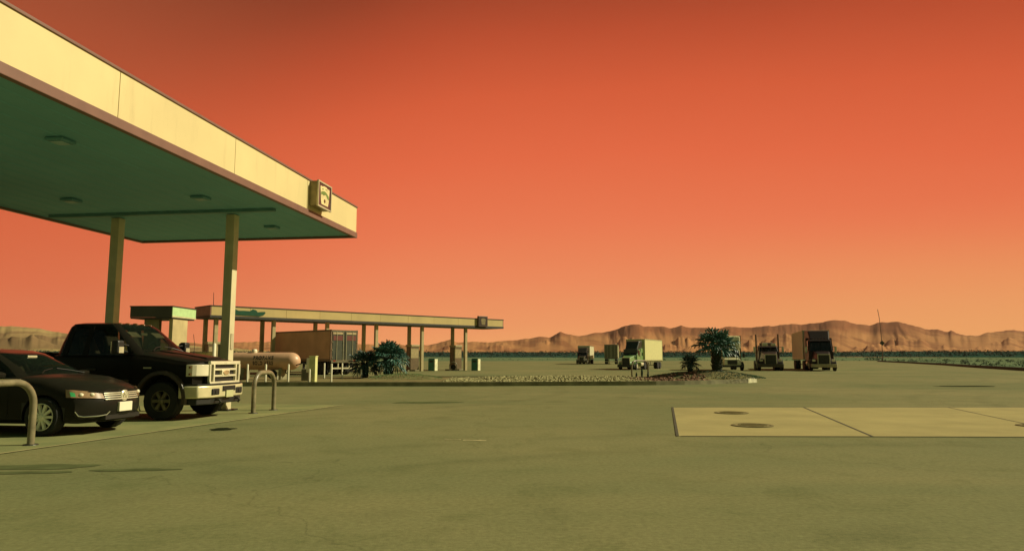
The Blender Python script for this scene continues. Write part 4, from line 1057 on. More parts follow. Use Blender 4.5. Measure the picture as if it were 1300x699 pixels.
        wheel(t, 0, s*.82, .415, .27, s, .225, 6, mat('pickup_rim', (.22,.19,.11), .4, metal=.5), .045, .05); wheel(t, -3.85, s*.82, .415, .27, s, .225, 6, MATS['pickup_rim'], .045, .05)
        m = MB(); m.box(-.97, -.80, min(s*1.10, s*1.31), max(s*1.10, s*1.31), 1.42, 1.71); mm = m.build('side_mirror', black_plastic, t, bevel=.04)
        m = MB(); m.box(-.985, -.972, min(s*1.12, s*1.29), max(s*1.12, s*1.29), 1.45, 1.68); m.build('mirror_glass', chrome, mm)
        m = MB(); m.box(-.80, -.792, min(s*1.13, s*1.28), max(s*1.13, s*1.28), 1.44, 1.57); m.build('mirror_trim', satin_metal, mm)
        m = MB(); m.tube([(-.88, s*.90, 1.46), (-.88, s*1.13, 1.50)], .025, 8); m.tube([(-.88, s*.88, 1.60), (-.88, s*1.13, 1.63)], .02, 8); m.build('mirror_arm', black_plastic, mm)
        # headlight cluster wrapping the corner
        m = MB(); z0, z1 = .94, 1.19
        m.prism([(.56, s*.957), (.56, s*.90), (.78, s*.63), (.895, s*.63), (.88, s*.70), (.83, s*.82), (.77, s*.90), (.70, s*.942)][::(1 if s < 0 else -1)], z0, z1, 'z'); hl = m.build('headlight', lens_m, t, 20, bevel=.012)
        for (y, z) in ((.86, .985), (.86, 1.13)):
            m = MB(); m.lathe([(.022, -.03), (.022, .012), (0, .012)], 12, 'y' , (.62+.04, s*.955, z)); 
            m.build('marker_lamp', amber_m, hl)
        m = MB(); m.box(-.42, -.24, min(s*.965, s*.985), max(s*.965, s*.985), 1.105, 1.135); m.build('fender_badge', satin_metal, t)
        m = MB(); m.box(-2.6, -.75, min(s*.80, s*.98), max(s*.80, s*.98), .43, .485); m.build('side_step', black_plastic, t, bevel=.02)
        m = MB(); m.prism([(.34, .33), (.78, .40), (.80, .62), (.34, .62)], s*.78-.02, s*.78+.02, 'y'); m.build('mud_guard', black_plastic, t)
    # grille
    m = MB(); m.box(.70, .868, -.60, .60, .78, 1.25); gr = m.build('grille', black_plastic, t)
    def bar(y0, y1, z0, z1, x1=.93): 
        m = MB(); m.box(.86, x1, y0, y1, z0, z1); m.build('grille_bar', mat('grille_chrome', (.86,.80,.54), .30, metal=.25), gr, bevel=.012)
    bar(-.62, .62, 1.185, 1.262); bar(-.62, .62, .755, .815); bar(-.44, .44, 1.055, 1.10, .925); bar(-.44, .44, .915, .96, .925)
    for s in (1, -1):
        bar(min(s*.43, s*.485), max(s*.43, s*.485), .81, 1.19, .926); bar(min(s*.575, s*.63), max(s*.575, s*.63), .81, 1.19, .922)
    bar(-.16, .16, .945, 1.07, .935)
    m = MB(); M = Matrix.Translation((.936, 0, 1.007)) @ Matrix.Scale(.42, 4, (0, 0, 1)); m.lathe([(.12, 0), (.12, .012), (.105, .016), (.10, .010), (0, .010)], 28, 'x', M=M)
    m.build('emblem', mat('emblem_tan', (.55,.40,.20), .35, metal=.4), gr, 40)
    # bumper
    m = MB(); pl_ = [(.42, -.985), (.62, -.985), (.84, -.93), (.98, -.60), (1.0, 0), (.98, .60), (.84, .93), (.62, .985), (.42, .985), (.42, .93), (.60, .92), (.78, .86), (.80, 0), (.78, -.86), (.60, -.92), (.42, -.93)]
    m.prism(pl_, .47, .735, 'z'); bp = m.build('front_bumper', mat('bumper_chrome', (.78,.72,.42), .30, metal=.3), t, 25, bevel=.025)
    m = MB(); m.prism([(x-.02, y*.985) for x, y in pl_], .742, .775, 'z'); m.build('bumper_top_pad', black_plastic, bp)
    m = MB(); m.prism([(.40, -.93), (.80, -.90), (.93, -.58), (.95, .58), (.80, .90), (.40, .93)], .33, .465, 'z'); m.build('air_dam', black_plastic, bp, bevel=.02)
    for s in (1, -1):
        m = MB(); m.box(.90, 1.004, min(s*.34, s*.62), max(s*.34, s*.62), .53, .67, Matrix.Rotation(0, 4, 'Z')); m.build('fog_lamp_recess', black_plastic, bp, bevel=.02)
        m = MB(); m.lathe([(.045, 0), (.045, .01), (0, .012)], 14, 'x', (1.004, s*.48, .60)); m.build('fog_lamp', dark_metal, bp)
        m = MB(); m.tube([(.85, s*.40, .42), (1.03, s*.40, .42), (1.07, s*.40, .38), (1.03, s*.40, .33)], .022, 8); m.build('tow_hook', dark_metal, bp)
    m = MB(); m.box(.95, 1.012, -.22, .30, .60, .715); m.build('center_intake', black_plastic, bp, bevel=.01)
    m = MB(); m.box(1.014, 1.026, -.10, .20, .46, .615); m.build('license_plate', plate2_m, bp, bevel=.006)
    m = MB(); m.cyl((0, -.70, .415), (0, .70, .415), .06, None, 12); m.cyl((-3.85, -.70, .415), (-3.85, .70, .415), .07, None, 12); m.sphere((-3.85, 0, .415), .2); m.build('axles', dark_metal, t)
    m = MB(); m.box(-5.1, .7, -.48, -.40, .5, .62); m.box(-5.1, .7, .40, .48, .5, .62); m.build('frame_rails', dark_metal, t)
    m = MB(); m.box(-5.42, -5.23, -.93, .93, .52, .68); m.build('rear_bumper', chrome, t, bevel=.02)
    m = MB(); m.tube([(-.40, .82, 1.40), (-.40, .86, 1.6), (-.46, .88, 1.9)], .006, 5); m.build('antenna', black_plastic, t)
    for s in (-1, 1):
        m = MB(); m.tube([(-.50, s*.55, 1.49), (-.62, s*.30, 1.56), (-.66, s*.06, 1.59)], .010, 6); m.build('wiper', black_plastic, t)
    cabin(t, -1.62, -2.22, -.78, 1.40, .42, (-.38, .38), 1.52)
    for s in (1, -1):
        m = MB(); m.hexa([(-1.16, s*.42-.16, 1.90), (-1.02, s*.42-.16, 1.80), (-1.02, s*.42+.16, 1.80), (-1.16, s*.42+.16, 1.90)], [(-1.16, s*.42-.16, 1.915), (-1.02, s*.42-.16, 1.815), (-1.02, s*.42+.16, 1.815), (-1.16, s*.42+.16, 1.915)]); m.build('sun_visor', mat('visor_cream', (.62,.56,.38), .7), t)
    return t
make_pickup()
# ------------------------------------------------------------------ trucks on the lot
def back_az(a): return R(-90-a)                                     # rotation so that the truck's tail points to bearing a
def dual(t, x, s, r=.5, pair=True):
    mb = MB(); ys = (s*1.10, s*.79) if pair else (s*1.06,)
    for y in ys: mb.lathe([(.27, -.13), (.46*r/.5, -.14), (r, -.10), (r, .10), (.46*r/.5, .14), (.27, .13)], 26, 'y', (x, y, r))
    o = mb.build('wheel', black_rubber, t, 40)
    mb = MB(); f = ys[0]+s*(.02 if pair else .12)
    mb.lathe([(.27, .10*s-s*.02), (.24, .02*s), (.10, .02*s), (.09, .10*s), (0, .10*s)], 20, 'y', (x, f, r)); mb.build('rim', satin_metal, o, 35)
def box_body(t, x0, x1, z0, z1, w, m, trim, doors=True, ribs=10, name='trailer_box', door_m=None, frame_m=None, tops=None):
    mb = MB(); mb.box(x1, x0, -w/2, w/2, z0, z1); b = mb.build(name, m, t, bevel=.03)
    mb = MB(); h = w/2
    for s in (1, -1):
        mb.box(x1-.01, x0+.01, min(s*(h-.05), s*(h+.022)), max(s*(h-.05), s*(h+.022)), z0-.02, z0+.16); mb.box(x1-.01, x0+.01, min(s*(h-.05), s*(h+.022)), max(s*(h-.05), s*(h+.022)), z1-.11, z1+.012)
        for x in (x0-.04, x1+.04): mb.box(x-.06, x+.06, min(s*(h-.06), s*(h+.026)), max(s*(h-.06), s*(h+.026)), z0-.021, z1+.014)
    mb.build('edge_rail', trim, b)
    if ribs:
        mb = MB(); L_ = x0-x1
        for i in range(1, ribs):
            x = x1+L_*i/ribs
            for s in (1, -1): mb.box(x-.02, x+.02, min(s*h, s*(h+.016)), max(s*h, s*(h+.016)), z0+.17, z1-.12)
        mb.build('side_rib', m, b)
    if doors:
        dm = door_m or m
        for s in (1, -1):
            mb = MB(); mb.box(x1-.03, x1-.002, min(s*.02, s*(h-.10)), max(s*.02, s*(h-.10)), z0+.10, z1-.14); d = mb.build('rear_door', dm, b, bevel=.01)
            mb = MB()
            for y in (.14, .72): mb.cyl((x1-.055, s*y, z0+.05), (x1-.055, s*y, z1-.12), .022, None, 8)
            mb.build('lock_bar', satin_metal, d)
        mb = MB(); mb.box(x1-.06, x1-.004, -h+.02, h-.02, z0-.12, z0+.08); mb.build('rear_sill', frame_m or trim, b)
        mb = MB(); mb.box(x1-.045, x1-.003, -h+.02, h-.02, z1-.13, z1-.01); mb.build('door_header', frame_m or trim, b)
        for s in (1, -1):
            for z in ((z0+.02),):
                mb = MB(); mb.box(x1-.075, x1-.061, min(s*.8, s*1.0), max(s*.8, s*1.0), z-.04, z+.04); mb.build('tail_lamp', mat('tail_red', (.35,.02,.015), .2, coat=.5), b)
        mb = MB(); mb.box(x1+.0, x1+.06, -h*.9, h*.9, .45, .56)
        for s in (1, -1): mb.box(x1+.0, x1+.06, s*.5-.04, s*.5+.04, .56, z0-.02)
        mb.build('underride_guard', satin_metal, b)
    return b
def tractor(t, paint, hood=True, sleeper=1.9, fairing=0., stacks=True, grille_m=None, bumper_m=None, roofm=None, hoodL=1.9, z_cab=2.75, wide=1.15, visor=True, lampm=None):
    gm = grille_m or dark_metal; bmx = bumper_m or chrome
    xh = -.25; xc = xh-hoodL                                        # nose and windshield base
    if hood:
        mb = MB(); mb.hexa([(xc, -.98, .85), (xh, -.62, .62), (xh, .62, .62), (xc, .98, .85)], [(xc, -.78, 1.95), (xh-.10, -.52, 1.62), (xh-.10, .52, 1.62), (xc, .78, 1.95)]); mb.build('hood', paint, t, bevel=.07)
        for s in (1, -1):
            mb = MB(); k = 14; vs = []
            for i in range(k+1):
                a = R(8)+R(164)*i/k
                for rr, y in ((.58, .62), (.60, 1.14), (.66, 1.14), (.74, .62)): vs.append((-1.25+rr*math.cos(a)*1.1, s*y, .50+rr*math.sin(a)))
            for i in range(k):
                for j in range(4): mb.f.append((i*4+j, i*4+(j+1) % 4, (i+1)*4+(j+1) % 4, (i+1)*4+j))
            mb.f += [(0, 1, 2, 3), tuple(k*4+j for j in (3, 2, 1, 0))]; mb.v = vs; mb.build('fender', paint, t, 50)
            mb = MB(); mb.box(-.50, -.36, min(s*.72, s*1.02), max(s*.72, s*1.02), .92, 1.14); mb.build('headlight', lampm or lens_m, t, bevel=.04)
    mb = MB(); mb.box(xh-.06, xh+.03, -.50, .50, .66, 1.56); g = mb.build('grille', gm, t, bevel=.03)
    mb = MB()
    for y in (-.53, .53): mb.box(xh-.05, xh+.06, y-.035, y+.035, .64, 1.60)
    mb.box(xh-.05, xh+.06, -.56, .56, 1.56, 1.63); mb.build('grille_surround', satin_metal, g, bevel=.02)
    mb = MB()
    for i in range(7): y = -.42+.14*i; mb.box(xh+.031, xh+.045, y-.012, y+.012, .69, 1.55)
    mb.build('grille_slats', dark_metal, g)
    mb = MB(); mb.prism([(-.42, -1.2), (-.12, -1.14), (0, -.8), (.03, 0), (0, .8), (-.12, 1.14), (-.42, 1.2), (-.42, 1.05), (-.22, 1.0), (-.12, 0), (-.22, -1.0), (-.42, -1.05)], .36, .70, 'z'); mb.build('bumper', bmx, t, bevel=.03)
    xb = xc-1.35                                                    # back of the day cab
    mb = MB(); mb.hexa([(xb, -wide, .95), (xc+.05, -wide*.93, .95), (xc+.05, wide*.93, .95), (xb, wide, .95)], [(xb, -wide*.96, 1.92), (xc+.06, -wide*.88, 1.90), (xc+.06, wide*.88, 1.90), (xb, wide*.96, 1.92)])
    mb.hexa([(xb, -wide*.955, 1.921), (xc-.02, -wide*.87, 1.901), (xc-.02, wide*.87, 1.901), (xb, wide*.955, 1.921)], [(xb, -wide*.88, z_cab), (xc-.50, -wide*.78, z_cab-.06), (xc-.50, wide*.78, z_cab-.06), (xb, wide*.88, z_cab)])
    c = mb.build('cab', paint, t, bevel=.04)
    def front(y, z): return xc-.02-.48*(z-1.90)/(z_cab-.06-1.90)
    for s in (1, -1):
        mb = MB(); q = [(s*.03, 1.97), (s*wide*.80, 1.97), (s*wide*.72, z_cab-.16), (s*.03, z_cab-.13)]
        mb.hexa([(front(0, z)-.02, y, z) for y, z in q], [(front(0, z)+.022, y, z) for y, z in q]); mb.build('windshield', glass_m, c)
        mb = MB(); y0, y1 = s*wide*.965, s*wide*.89
        q = [(xc-.30, 1.98, y0*.965), (xb+.25, 1.98, y0*.975), (xb+.28, z_cab-.18, y1*1.02), (xc-.62, z_cab-.18, y1*.985)]
        mb.hexa([(x, y-s*.06, z) for x, z, y in q], [(x, y+s*.02, z) for x, z, y in q]); mb.build('side_window', glass_m, c)
        mb = MB(); mb.box(xc-.12, xc+.02, min(s*1.26, s*1.46), max(s*1.26, s*1.46), 1.75, 2.40); mb.build('side_mirror', satin_metal, t, bevel=.03)
        mb = MB(); mb.tube([(xc-.05, s*1.0, 2.35), (xc-.05, s*1.34, 2.38)], .02, 6); mb.tube([(xc-.05, s*1.0, 1.80), (xc-.05, s*1.34, 1.80)], .02, 6); mb.build('mirror_arm', dark_metal, t)
        if stacks:
            mb = MB(); mb.tube([(xb-.1, s*1.08, .9), (xb-.1, s*1.08, 3.2), (xb-.13, s*1.08, 3.7)], [.09, .09, .075], 10); mb.build('exhaust_stack', mat('stack_rust', (.14,.085,.05), .4, metal=.6), t, 50)
        mb = MB(); mb.cyl((xb-.1, s*.86, .72), (xb-1.5, s*.86, .72), .30, None, 20); mb.build('fuel_tank', satin_metal, t, 40, bevel=.02)
    if visor:
        mb = MB(); mb.hexa([(front(0, z_cab-.1), -wide*.76, z_cab-.13), (front(0, z_cab-.1)+.28, -wide*.74, z_cab-.22), (front(0, z_cab-.1)+.28, wide*.74, z_cab-.22), (front(0, z_cab-.1), wide*.76, z_cab-.13)], [(front(0, z_cab-.1), -wide*.76, z_cab-.09), (front(0, z_cab-.1)+.28, -wide*.74, z_cab-.19), (front(0, z_cab-.1)+.28, wide*.74, z_cab-.19), (front(0, z_cab-.1), wide*.76, z_cab-.09)]); mb.build('sun_visor', paint, c)
    xe = xb
    if sleeper:
        xe = xb-sleeper; mb = MB(); mb.box(xe, xb-.01, -wide*.99, wide*.99, .95, z_cab+.12); mb.build('sleeper', paint, t, bevel=.06)
        mb = MB()
        for s in (1, -1): mb.box(xb-.9, xb-.45, min(s*wide*.985, s*(wide*.99+.012)), max(s*wide*.985, s*(wide*.99+.012)), 1.9, 2.3)
        mb.build('sleeper_window', glass_m, t)
    if fairing:
        mb = MB(); mb.hexa([(xe+.02, -wide*.95, z_cab-.02), (xc-.55, -wide*.72, z_cab-.05), (xc-.55, wide*.72, z_cab-.05), (xe+.02, wide*.95, z_cab-.02)], [(xe+.02, -wide*.93, z_cab+fairing), (xb-.1, -wide*.80, z_cab+fairing*.92), (xb-.1, wide*.80, z_cab+fairing*.92), (xe+.02, wide*.93, z_cab+fairing)]); mb.build('roof_fairing', roofm or paint, t, bevel=.08)
    for y in (-.6, -.3, 0, .3, .6):
        mb = MB(); mb.sphere((xc-.62, y, z_cab+.0), .06, .05, .04, 8); mb.build('clearance_light', amber_m, c)
    mb = MB(); mb.box(xe-2.6, -.6, -.45, -.33, .72, .95); mb.box(xe-2.6, -.6, .33, .45, .72, .95); mb.build('chassis', dark_metal, t)
    for s in (1, -1):
        dual(t, -1.25, s, pair=False)
        for x in (xe-.75, xe-1.95):
            dual(t, x, s)
        mb = MB(); mb.box(xe-2.72, xe-2.66, min(s*.68, s*1.2), max(s*.68, s*1.2), .25, .9); mb.build('mud_flap', black_rubber, t)
    return xe

def truck(label, X, Y, az, group='trucks parked across the lot', name='semi_truck', cat='truck', scale=1.):
    t = thing(name, label, cat, (X, Y, 0), back_az(az), group); t.scale = (scale,)*3; return t
grey_box = mat('trailer_grey', (.46,.40,.27), .55, var=.06, dirt=.2)
cream_box = mat('trailer_cream', (.62,.60,.27), .5, var=.05, dirt=.12)
white_box = mat('trailer_white', (.66,.62,.40), .5, var=.05, dirt=.12)
trim_m = mat('trailer_rail', (.24,.22,.13), .45, metal=.3)

# big dark truck at the right with a grey trailer
t = truck('large dark maroon semi truck with a pale trailer, rightmost truck on the lot', 30.0, 68.6, 16.5)
xe = tractor(t, mat('maroon_dark_paint', (.022,.012,.009), .45, coat=.1, spec=.3), sleeper=1.6, fairing=.90, stacks=False, z_cab=3.15, bumper_m=mat('bumper_dull_chrome', (.40,.34,.20), .35, metal=.4), wide=1.25)
box_body(t, xe-.5, xe-.5-12.2, 1.15, 4.12, 2.55, grey_box, mat('trailer_frame_pale', (.48,.42,.24), .5), ribs=14)
for s in (1, -1):
    for x in (-10.6, -11.9): dual(t, xe-.5+x+.9, s)
# dark bobtail tractor
t = truck('dark bobtail tractor with two tall exhaust stacks and no trailer', 25.4, 70.0, 15., name='bobtail_tractor')
bob = mat('bobtail_paint', (.028,.018,.012), .45, coat=.1, spec=.3)
tractor(t, bob, sleeper=0, stacks=True, z_cab=2.55, hoodL=2.1, bumper_m=mat('bumper_dark', (.06,.05,.03), .4, metal=.5), wide=1.05, lampm=satin_metal)
mb = MB(); mb.cyl((-3.9, -.35, 2.62), (-3.9, .5, 2.62), .24, None, 16); mb.box(-4.1, -3.7, -.75, -.45, 2.45, 2.8); mb.build('roof_air_unit', mat('roof_unit_brown', (.16,.12,.07), .5), t, 40, bevel=.02)
mb = MB(); mb.box(-2.55, -2.25, -.6, -.1, 2.45, 2.78); mb.box(-2.5, -2.3, .25, .7, 2.45, 2.7); mb.build('roof_horn', satin_metal, t, bevel=.05)
# white box truck behind the palm
t = truck('cream white box truck partly hidden by the tall fan palm', 22.3, 72.5, 9., name='box_truck', cat='truck')
cw = mat('cream_white_paint', (.78,.72,.42), .45, var=.04)
mb = MB(); mb.hexa([(-1.9, -1.02, .75), (0, -.95, .55), (0, .95, .55), (-1.9, 1.02, .75)], [(-1.9, -1.0, 2.12), (-.5, -.86, 2.12), (-.5, .86, 2.12), (-1.9, 1.0, 2.12)]); mb.hexa([(-.62, -.9, .56), (.5, -.82, .50), (.5, .82, .50), (-.62, .9, .56)], [(-.62, -.88, 1.34), (.42, -.76, 1.15), (.42, .76, 1.15), (-.62, .88, 1.34)]); cb = mb.build('cab', cw, t, bevel=.06)
mb = MB(); q = [(-.86, 1.38), (.86, 1.38), (.80, 2.02), (-.80, 2.02)]; mb.hexa([(-.28-.30*(z-1.38)-.02, y, z) for y, z in q], [(-.24-.30*(z-1.38)+.03, y, z) for y, z in q]); mb.build('windshield', glass_m, cb)
for s in (1, -1):
    mb = MB(); mb.box(-1.35, -.62, min(s*.93, s*1.02), max(s*.93, s*1.02), 1.4, 1.98); mb.build('side_window', glass_m, cb)
    mb = MB(); mb.box(-.45, -.33, min(s*1.15, s*1.36), max(s*1.15, s*1.36), 1.3, 1.75); mb.build('side_mirror', dark_metal, t, bevel=.02)
    mb = MB(); mb.box(.40, .52, min(s*.50, s*.76), max(s*.50, s*.76), .70, .92); mb.build('headlight', lens_m, t, bevel=.03)
    dual(t, -.55, s, .45, False); dual(t, -5.4, s, .45)
mb = MB(); mb.box(.46, .535, -.46, .46, .62, 1.02); mb.build('grille', dark_metal, t, bevel=.02)
mb = MB(); mb.box(.42, .60, -1.02, 1.02, .34, .54); mb.build('bumper', dark_metal, t, bevel=.03)
b = box_body(t, -1.6+.0, -7.2, 1.0, 3.55, 2.35, cw, mat('box_trim_dark', (.10,.09,.05), .5), ribs=8, name='cargo_box')
mb = MB(); mb.hexa([(-1.59, -1.1, 2.22), (-.75, -1.02, 2.22), (-.75, 1.02, 2.22), (-1.59, 1.1, 2.22)], [(-1.59, -1.1, 3.50), (-1.15, -1.02, 3.45), (-1.15, 1.02, 3.45), (-1.59, 1.1, 3.50)]); mb.build('cab_over_box', cw, t, bevel=.05)
mb = MB(); mb.box(-7.1, -1.2, -.45, -.33, .65, .95); mb.box(-7.1, -1.2, .33, .45, .65, .95); mb.build('chassis', dark_metal, t)
# green and white tractor with a short bright trailer
t = truck('green tractor with a bright cream yellow box, nearest truck left of the palms', 11.9, 75.0, 26., name='semi_truck', scale=.80)
grn = mat('pale_green_paint', (.17,.30,.10), .4, coat=.3, var=.05)
xe = tractor(t, grn, sleeper=1.0, fairing=1.15, stacks=False, roofm=mat('fairing_dark_green', (.022,.035,.020), .35), bumper_m=dark_metal, visor=False, wide=1.12, lampm=mat('lamp_pale', (.6,.58,.4), .2))
mb = MB(); mb.box(-3.3, -2.32, -.95, .95, 1.96, 2.72); mb.build('cab_shade', mat('fairing_dark_green', (.022,.035,.020)), t, bevel=.04)
box_body(t, xe-.35, xe-.35-9.6, 1.20, 4.15, 2.6, cream_box, mat('rail_cream', (.42,.40,.19), .5), ribs=0)
for s in (1, -1):
    for x in (-7.3, -8.6): dual(t, xe-.35+x, s)
# far trailer with closed doors
t = truck('grey green trailer seen from its closed rear doors, behind the green tractor', 18.95, 136.5, 9.6, name='semi_trailer', cat='trailer')
b = box_body(t, 12.0, 0, 1.15, 3.75, 2.5, white_box, trim_m, ribs=10, door_m=mat('door_olive_grey', (.15,.14,.085), .5), frame_m=mat('door_frame_dark', (.10,.10,.06), .5))
t.rotation_euler.z += math.pi; t.rotation_euler.z -= 0
# (a trailer's own +x points to its front, away from the camera)
for s in (1, -1):
    dual(t, 1.6, s); dual(t, 2.9, s)
mb = MB()
for s in (-1, 1): mb.box(9.4, 9.55, s*.7-.06, s*.7+.06, .1, 1.15); mb.box(9.3, 9.65, s*.7-.12, s*.7+.12, .0, .1)
mb.build('landing_gear', dark_metal, t)
# farthest truck at the left of the row
t = truck('dark fronted semi truck with a short white trailer, leftmost and farthest of the row', 13.1, 134.5, 11., name='semi_truck', scale=.88)
xe = tractor(t, mat('black_brown_paint', (.020,.017,.011), .4, coat=.3), sleeper=1.5, fairing=.85, stacks=False, bumper_m=mat('bumper_dark', (.06,.05,.03)), wide=1.2, lampm=lens_m)
box_body(t, xe-.5, xe-.5-12, 1.2, 4.05, 2.6, white_box, trim_m, ribs=10)
for s in (1, -1):
    for x in (-9.6, -10.9): dual(t, xe-.5+x, s)
# brown trailer passing under the far canopy, its dark rear doors toward the camera
t = thing('semi_trailer', 'brown ribbed trailer with dark rear doors and a red band, parked under the far canopy', 'trailer', (-12.9, 54.8, 0), math.atan2(.669, -.743))
brown = mat('trailer_brown', (.64,.325,.18), .55, var=.10, vscale=.7, dirt=.2)
doorm = mat('trailer_door_dark', (.055,.060,.030), .5, vscale=3, rgb2=(.03,.035,.018))
b = box_body(t, 8.6, 0, 1.05, 3.42, 2.40, brown, mat('rail_brown', (.20,.12,.065), .5), ribs=0, door_m=doorm, frame_m=mat('door_frame_olive', (.13,.11,.055), .5))
mb = MB()
for k in range(9):
    z = 1.25+.24*k
    for s in (1, -1): mb.box(.15, 8.45, min(s*1.2, s*1.215), max(s*1.2, s*1.215), z, z+.11)
mb.build('side_rib', brown, b)
for s in (1, -1):
    mb = MB(); mb.box(-.045, -.0305, min(s*.18, s*1.02), max(s*.18, s*1.02), 2.62, 2.98); mb.build('red_band', mat('band_red', (.16,.035,.02), .5), b)
for s in (1, -1):
    mb = MB(); mb.box(-.05, -.0445, min(s*.12, s*1.06), max(s*.12, s*1.06), 3.08, 3.24); mb.build('top_plate', mat('top_plate_tan', (.45,.34,.17), .5), b)
for s in (1, -1):
    for z in (1.3, 1.9, 2.5):
        mb = MB(); mb.sphere((-.06, s*1.11, z), .035, .035, .035, 8); mb.build('marker_lamp', mat('marker_pale', (.6,.5,.3), .3), b)
    dual(t, 1.3, s, .48); dual(t, 2.5, s, .48)
    mb = MB(); mb.box(.45, .50, min(s*.65, s*1.15), max(s*.65, s*1.15), .2, .95); mb.build('mud_flap', black_rubber, t)
mb = MB(); mb.box(.1, 8.4, -.5, -.38, .85, 1.04); mb.box(.1, 8.4, .38, .5, .85, 1.04); mb.box(6.6, 6.75, -.75, -.6, .1, 1.04); mb.box(6.6, 6.75, .6, .75, .1, 1.04); mb.build('chassis', dark_metal, t)
# ------------------------------------------------------------------ light, sky, camera
SUN_EL, SUN_AZ = 35., 81.                                          # bearing from +Y (away from the camera) toward +X
sd = Vector((math.sin(R(SUN_AZ))*math.cos(R(SUN_EL)), math.cos(R(SUN_AZ))*math.cos(R(SUN_EL)), math.sin(R(SUN_EL))))
sl = bpy.data.lights.new('sun', 'SUN'); sl.energy = 5.0; sl.angle = R(.5); sl.color = (1., .90, .62)
so = bpy.data.objects.new('sun', sl); COL.objects.link(so); so.rotation_euler = sd.to_track_quat('Z', 'Y').to_euler(); so.location = (40, 0, 40)
w = bpy.data.worlds.new('World'); scene.world = w; w.use_nodes = True
nt = w.node_tree; N = nt.nodes; L = nt.links; N.clear()
out = N.new('ShaderNodeOutputWorld'); bg = N.new('ShaderNodeBackground'); L.new(bg.outputs[0], out.inputs[0]); bg.inputs['Strength'].default_value = .10
tc = N.new('ShaderNodeTexCoord'); sx = N.new('ShaderNodeSeparateXYZ'); L.new(tc.outputs['Generated'], sx.inputs[0])
def math_(op, a, b=None, c=None):
    n = N.new('ShaderNodeMath'); n.operation = op
    for i, v in enumerate((a, b, c)):
        if v is None: continue
        if isinstance(v, (int, float)): n.inputs[i].default_value = v
        else: L.new(v, n.inputs[i])
    return n.outputs[0]
def mixc(f, a, b, mode='MIX'):
    n = N.new('ShaderNodeMix'); n.data_type = 'RGBA'; n.blend_type = mode
    if isinstance(f, (int, float)): n.inputs['Factor'].default_value = f
    else: L.new(f, n.inputs['Factor'])
    for k, q in (('A', a), ('B', b)):
        if isinstance(q, tuple): n.inputs[k].default_value = (*q, 1)
        else: L.new(q, n.inputs[k])
    return n.outputs['Result']
def lin(r, g, b): return tuple(((c/255)/12.92 if c/255 <= .04045 else ((c/255+.055)/1.055)**2.4) for c in (r, g, b))
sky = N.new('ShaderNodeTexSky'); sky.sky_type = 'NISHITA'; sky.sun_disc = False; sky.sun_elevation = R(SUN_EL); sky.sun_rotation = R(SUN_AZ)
x2 = math_('MULTIPLY', math_('SUBTRACT', sx.outputs['X'], .12), math_('SUBTRACT', sx.outputs['X'], .12))
nz = N.new('ShaderNodeTexNoise'); nz.inputs['Scale'].default_value = 2.2; nz.inputs['Detail'].default_value = 4
mp = N.new('ShaderNodeMapping'); mp.inputs['Scale'].default_value = (1, 1, 3.5); L.new(tc.outputs['Generated'], mp.inputs['Vector']); L.new(mp.outputs['Vector'], nz.inputs['Vector'])
e = math_('ADD', sx.outputs['Z'], math_('MULTIPLY', x2, .22))
lf = N.new('ShaderNodeMapRange'); lf.interpolation_type = 'SMOOTHSTEP'; lf.inputs['From Min'].default_value = -.02; lf.inputs['From Max'].default_value = -.6; lf.inputs['To Max'].default_value = .22; L.new(sx.outputs['X'], lf.inputs['Value'])
e = math_('ADD', e, math_('MULTIPLY', lf.outputs['Result'], math_('MAXIMUM', sx.outputs['Z'], 0.)))
e = math_('ADD', e, math_('MULTIPLY', math_('SUBTRACT', nz.outputs['Fac'], .5), .022))
cr = N.new('ShaderNodeValToRGB'); L.new(e, cr.inputs['Fac'])
stops = [(0., (243,168,104)), (.045, (240,152,98)), (.11, (238,136,90)), (.19, (234,119,79)), (.28, (227,104,67)), (.36, (213,92,57)), (.43, (186,77,47)), (.50, (146,62,38)), (.58, (92,45,29))]
els = cr.color_ramp.elements
for i, (p, c) in enumerate(stops):
    el = els[i] if i < 2 else els.new(p); el.position = p; el.color = (*lin(*c), 1)
front = math_('SMOOTH_MIN', 1, 1, 0)
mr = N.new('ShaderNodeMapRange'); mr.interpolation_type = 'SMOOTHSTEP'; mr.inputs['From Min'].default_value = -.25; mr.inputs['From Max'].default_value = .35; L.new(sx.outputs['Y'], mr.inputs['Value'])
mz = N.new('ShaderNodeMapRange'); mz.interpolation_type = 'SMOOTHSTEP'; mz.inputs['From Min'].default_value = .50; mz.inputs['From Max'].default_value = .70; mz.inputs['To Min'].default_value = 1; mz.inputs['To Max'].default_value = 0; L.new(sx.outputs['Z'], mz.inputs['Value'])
fac = math_('MULTIPLY', mr.outputs['Result'], mz.outputs['Result'])
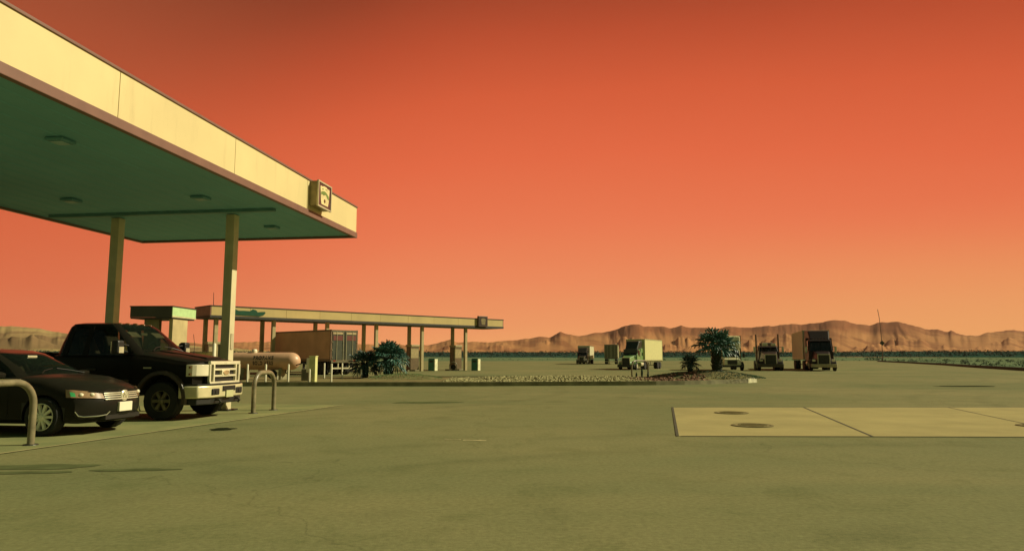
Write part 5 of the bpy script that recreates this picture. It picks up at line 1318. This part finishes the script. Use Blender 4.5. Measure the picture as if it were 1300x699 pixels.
glow = N.new('ShaderNodeVectorMath'); glow.operation = 'SCALE'; glow.inputs['Scale'].default_value = 10.; L.new(cr.outputs['Color'], glow.inputs[0])   # undo the background strength
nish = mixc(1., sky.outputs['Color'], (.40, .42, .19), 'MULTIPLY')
def rmap(v, a, b, lo=0., hi=1.):
    n = N.new('ShaderNodeMapRange'); n.interpolation_type = 'SMOOTHSTEP'
    for k, q in (('From Min', a), ('From Max', b), ('To Min', lo), ('To Max', hi)): n.inputs[k].default_value = q
    L.new(v, n.inputs['Value']); return n.outputs['Result']
low = rmap(sx.outputs['Z'], 0., .20, 1., 0.)
c1 = mixc(math_('MULTIPLY', math_('MULTIPLY', rmap(sx.outputs['X'], .05, .62), low), .65), cr.outputs['Color'], lin(238, 172, 102))
c2 = mixc(math_('MULTIPLY', rmap(sx.outputs['X'], -.15, -.60), .5), c1, lin(206, 98, 62))
L.new(c2, glow.inputs[0])
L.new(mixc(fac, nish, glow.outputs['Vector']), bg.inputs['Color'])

cam = bpy.data.cameras.new('camera'); co = bpy.data.objects.new('camera', cam); COL.objects.link(co); scene.camera = co
cam.sensor_width = 36; cam.lens = 36*900/1300; cam.clip_end = 20000; cam.clip_start = .1
co.location = (0, 0, 1.35); co.rotation_euler = (R(90)+math.atan(103.5/900), 0, 0)
vs_ = scene.view_settings; vs_.view_transform = 'Standard'; vs_.look = 'None'; vs_.exposure = 0; vs_.gamma = 1; vs_.use_curve_mapping = False
scene.cycles.use_denoising = True
scene.cycles.max_bounces = 6


# thin warm air between the lot and the mountains
mb = MB(); mb.box(-4300, 4300, -4300, 4300, -1.5, 340)
hm = bpy.data.materials.new('desert_haze'); hm.use_nodes = True; hn = hm.node_tree; hn.nodes.clear()
ho = hn.nodes.new('ShaderNodeOutputMaterial'); hv = hn.nodes.new('ShaderNodeVolumePrincipled'); hn.links.new(hv.outputs[0], ho.inputs['Volume'])
hv.inputs['Color'].default_value = (1., .78, .58, 1); hv.inputs['Density'].default_value = .00003
hz = mb.build('haze', hm); tag(hz, 'thin warm haze over the desert', 'haze', kind='stuff')
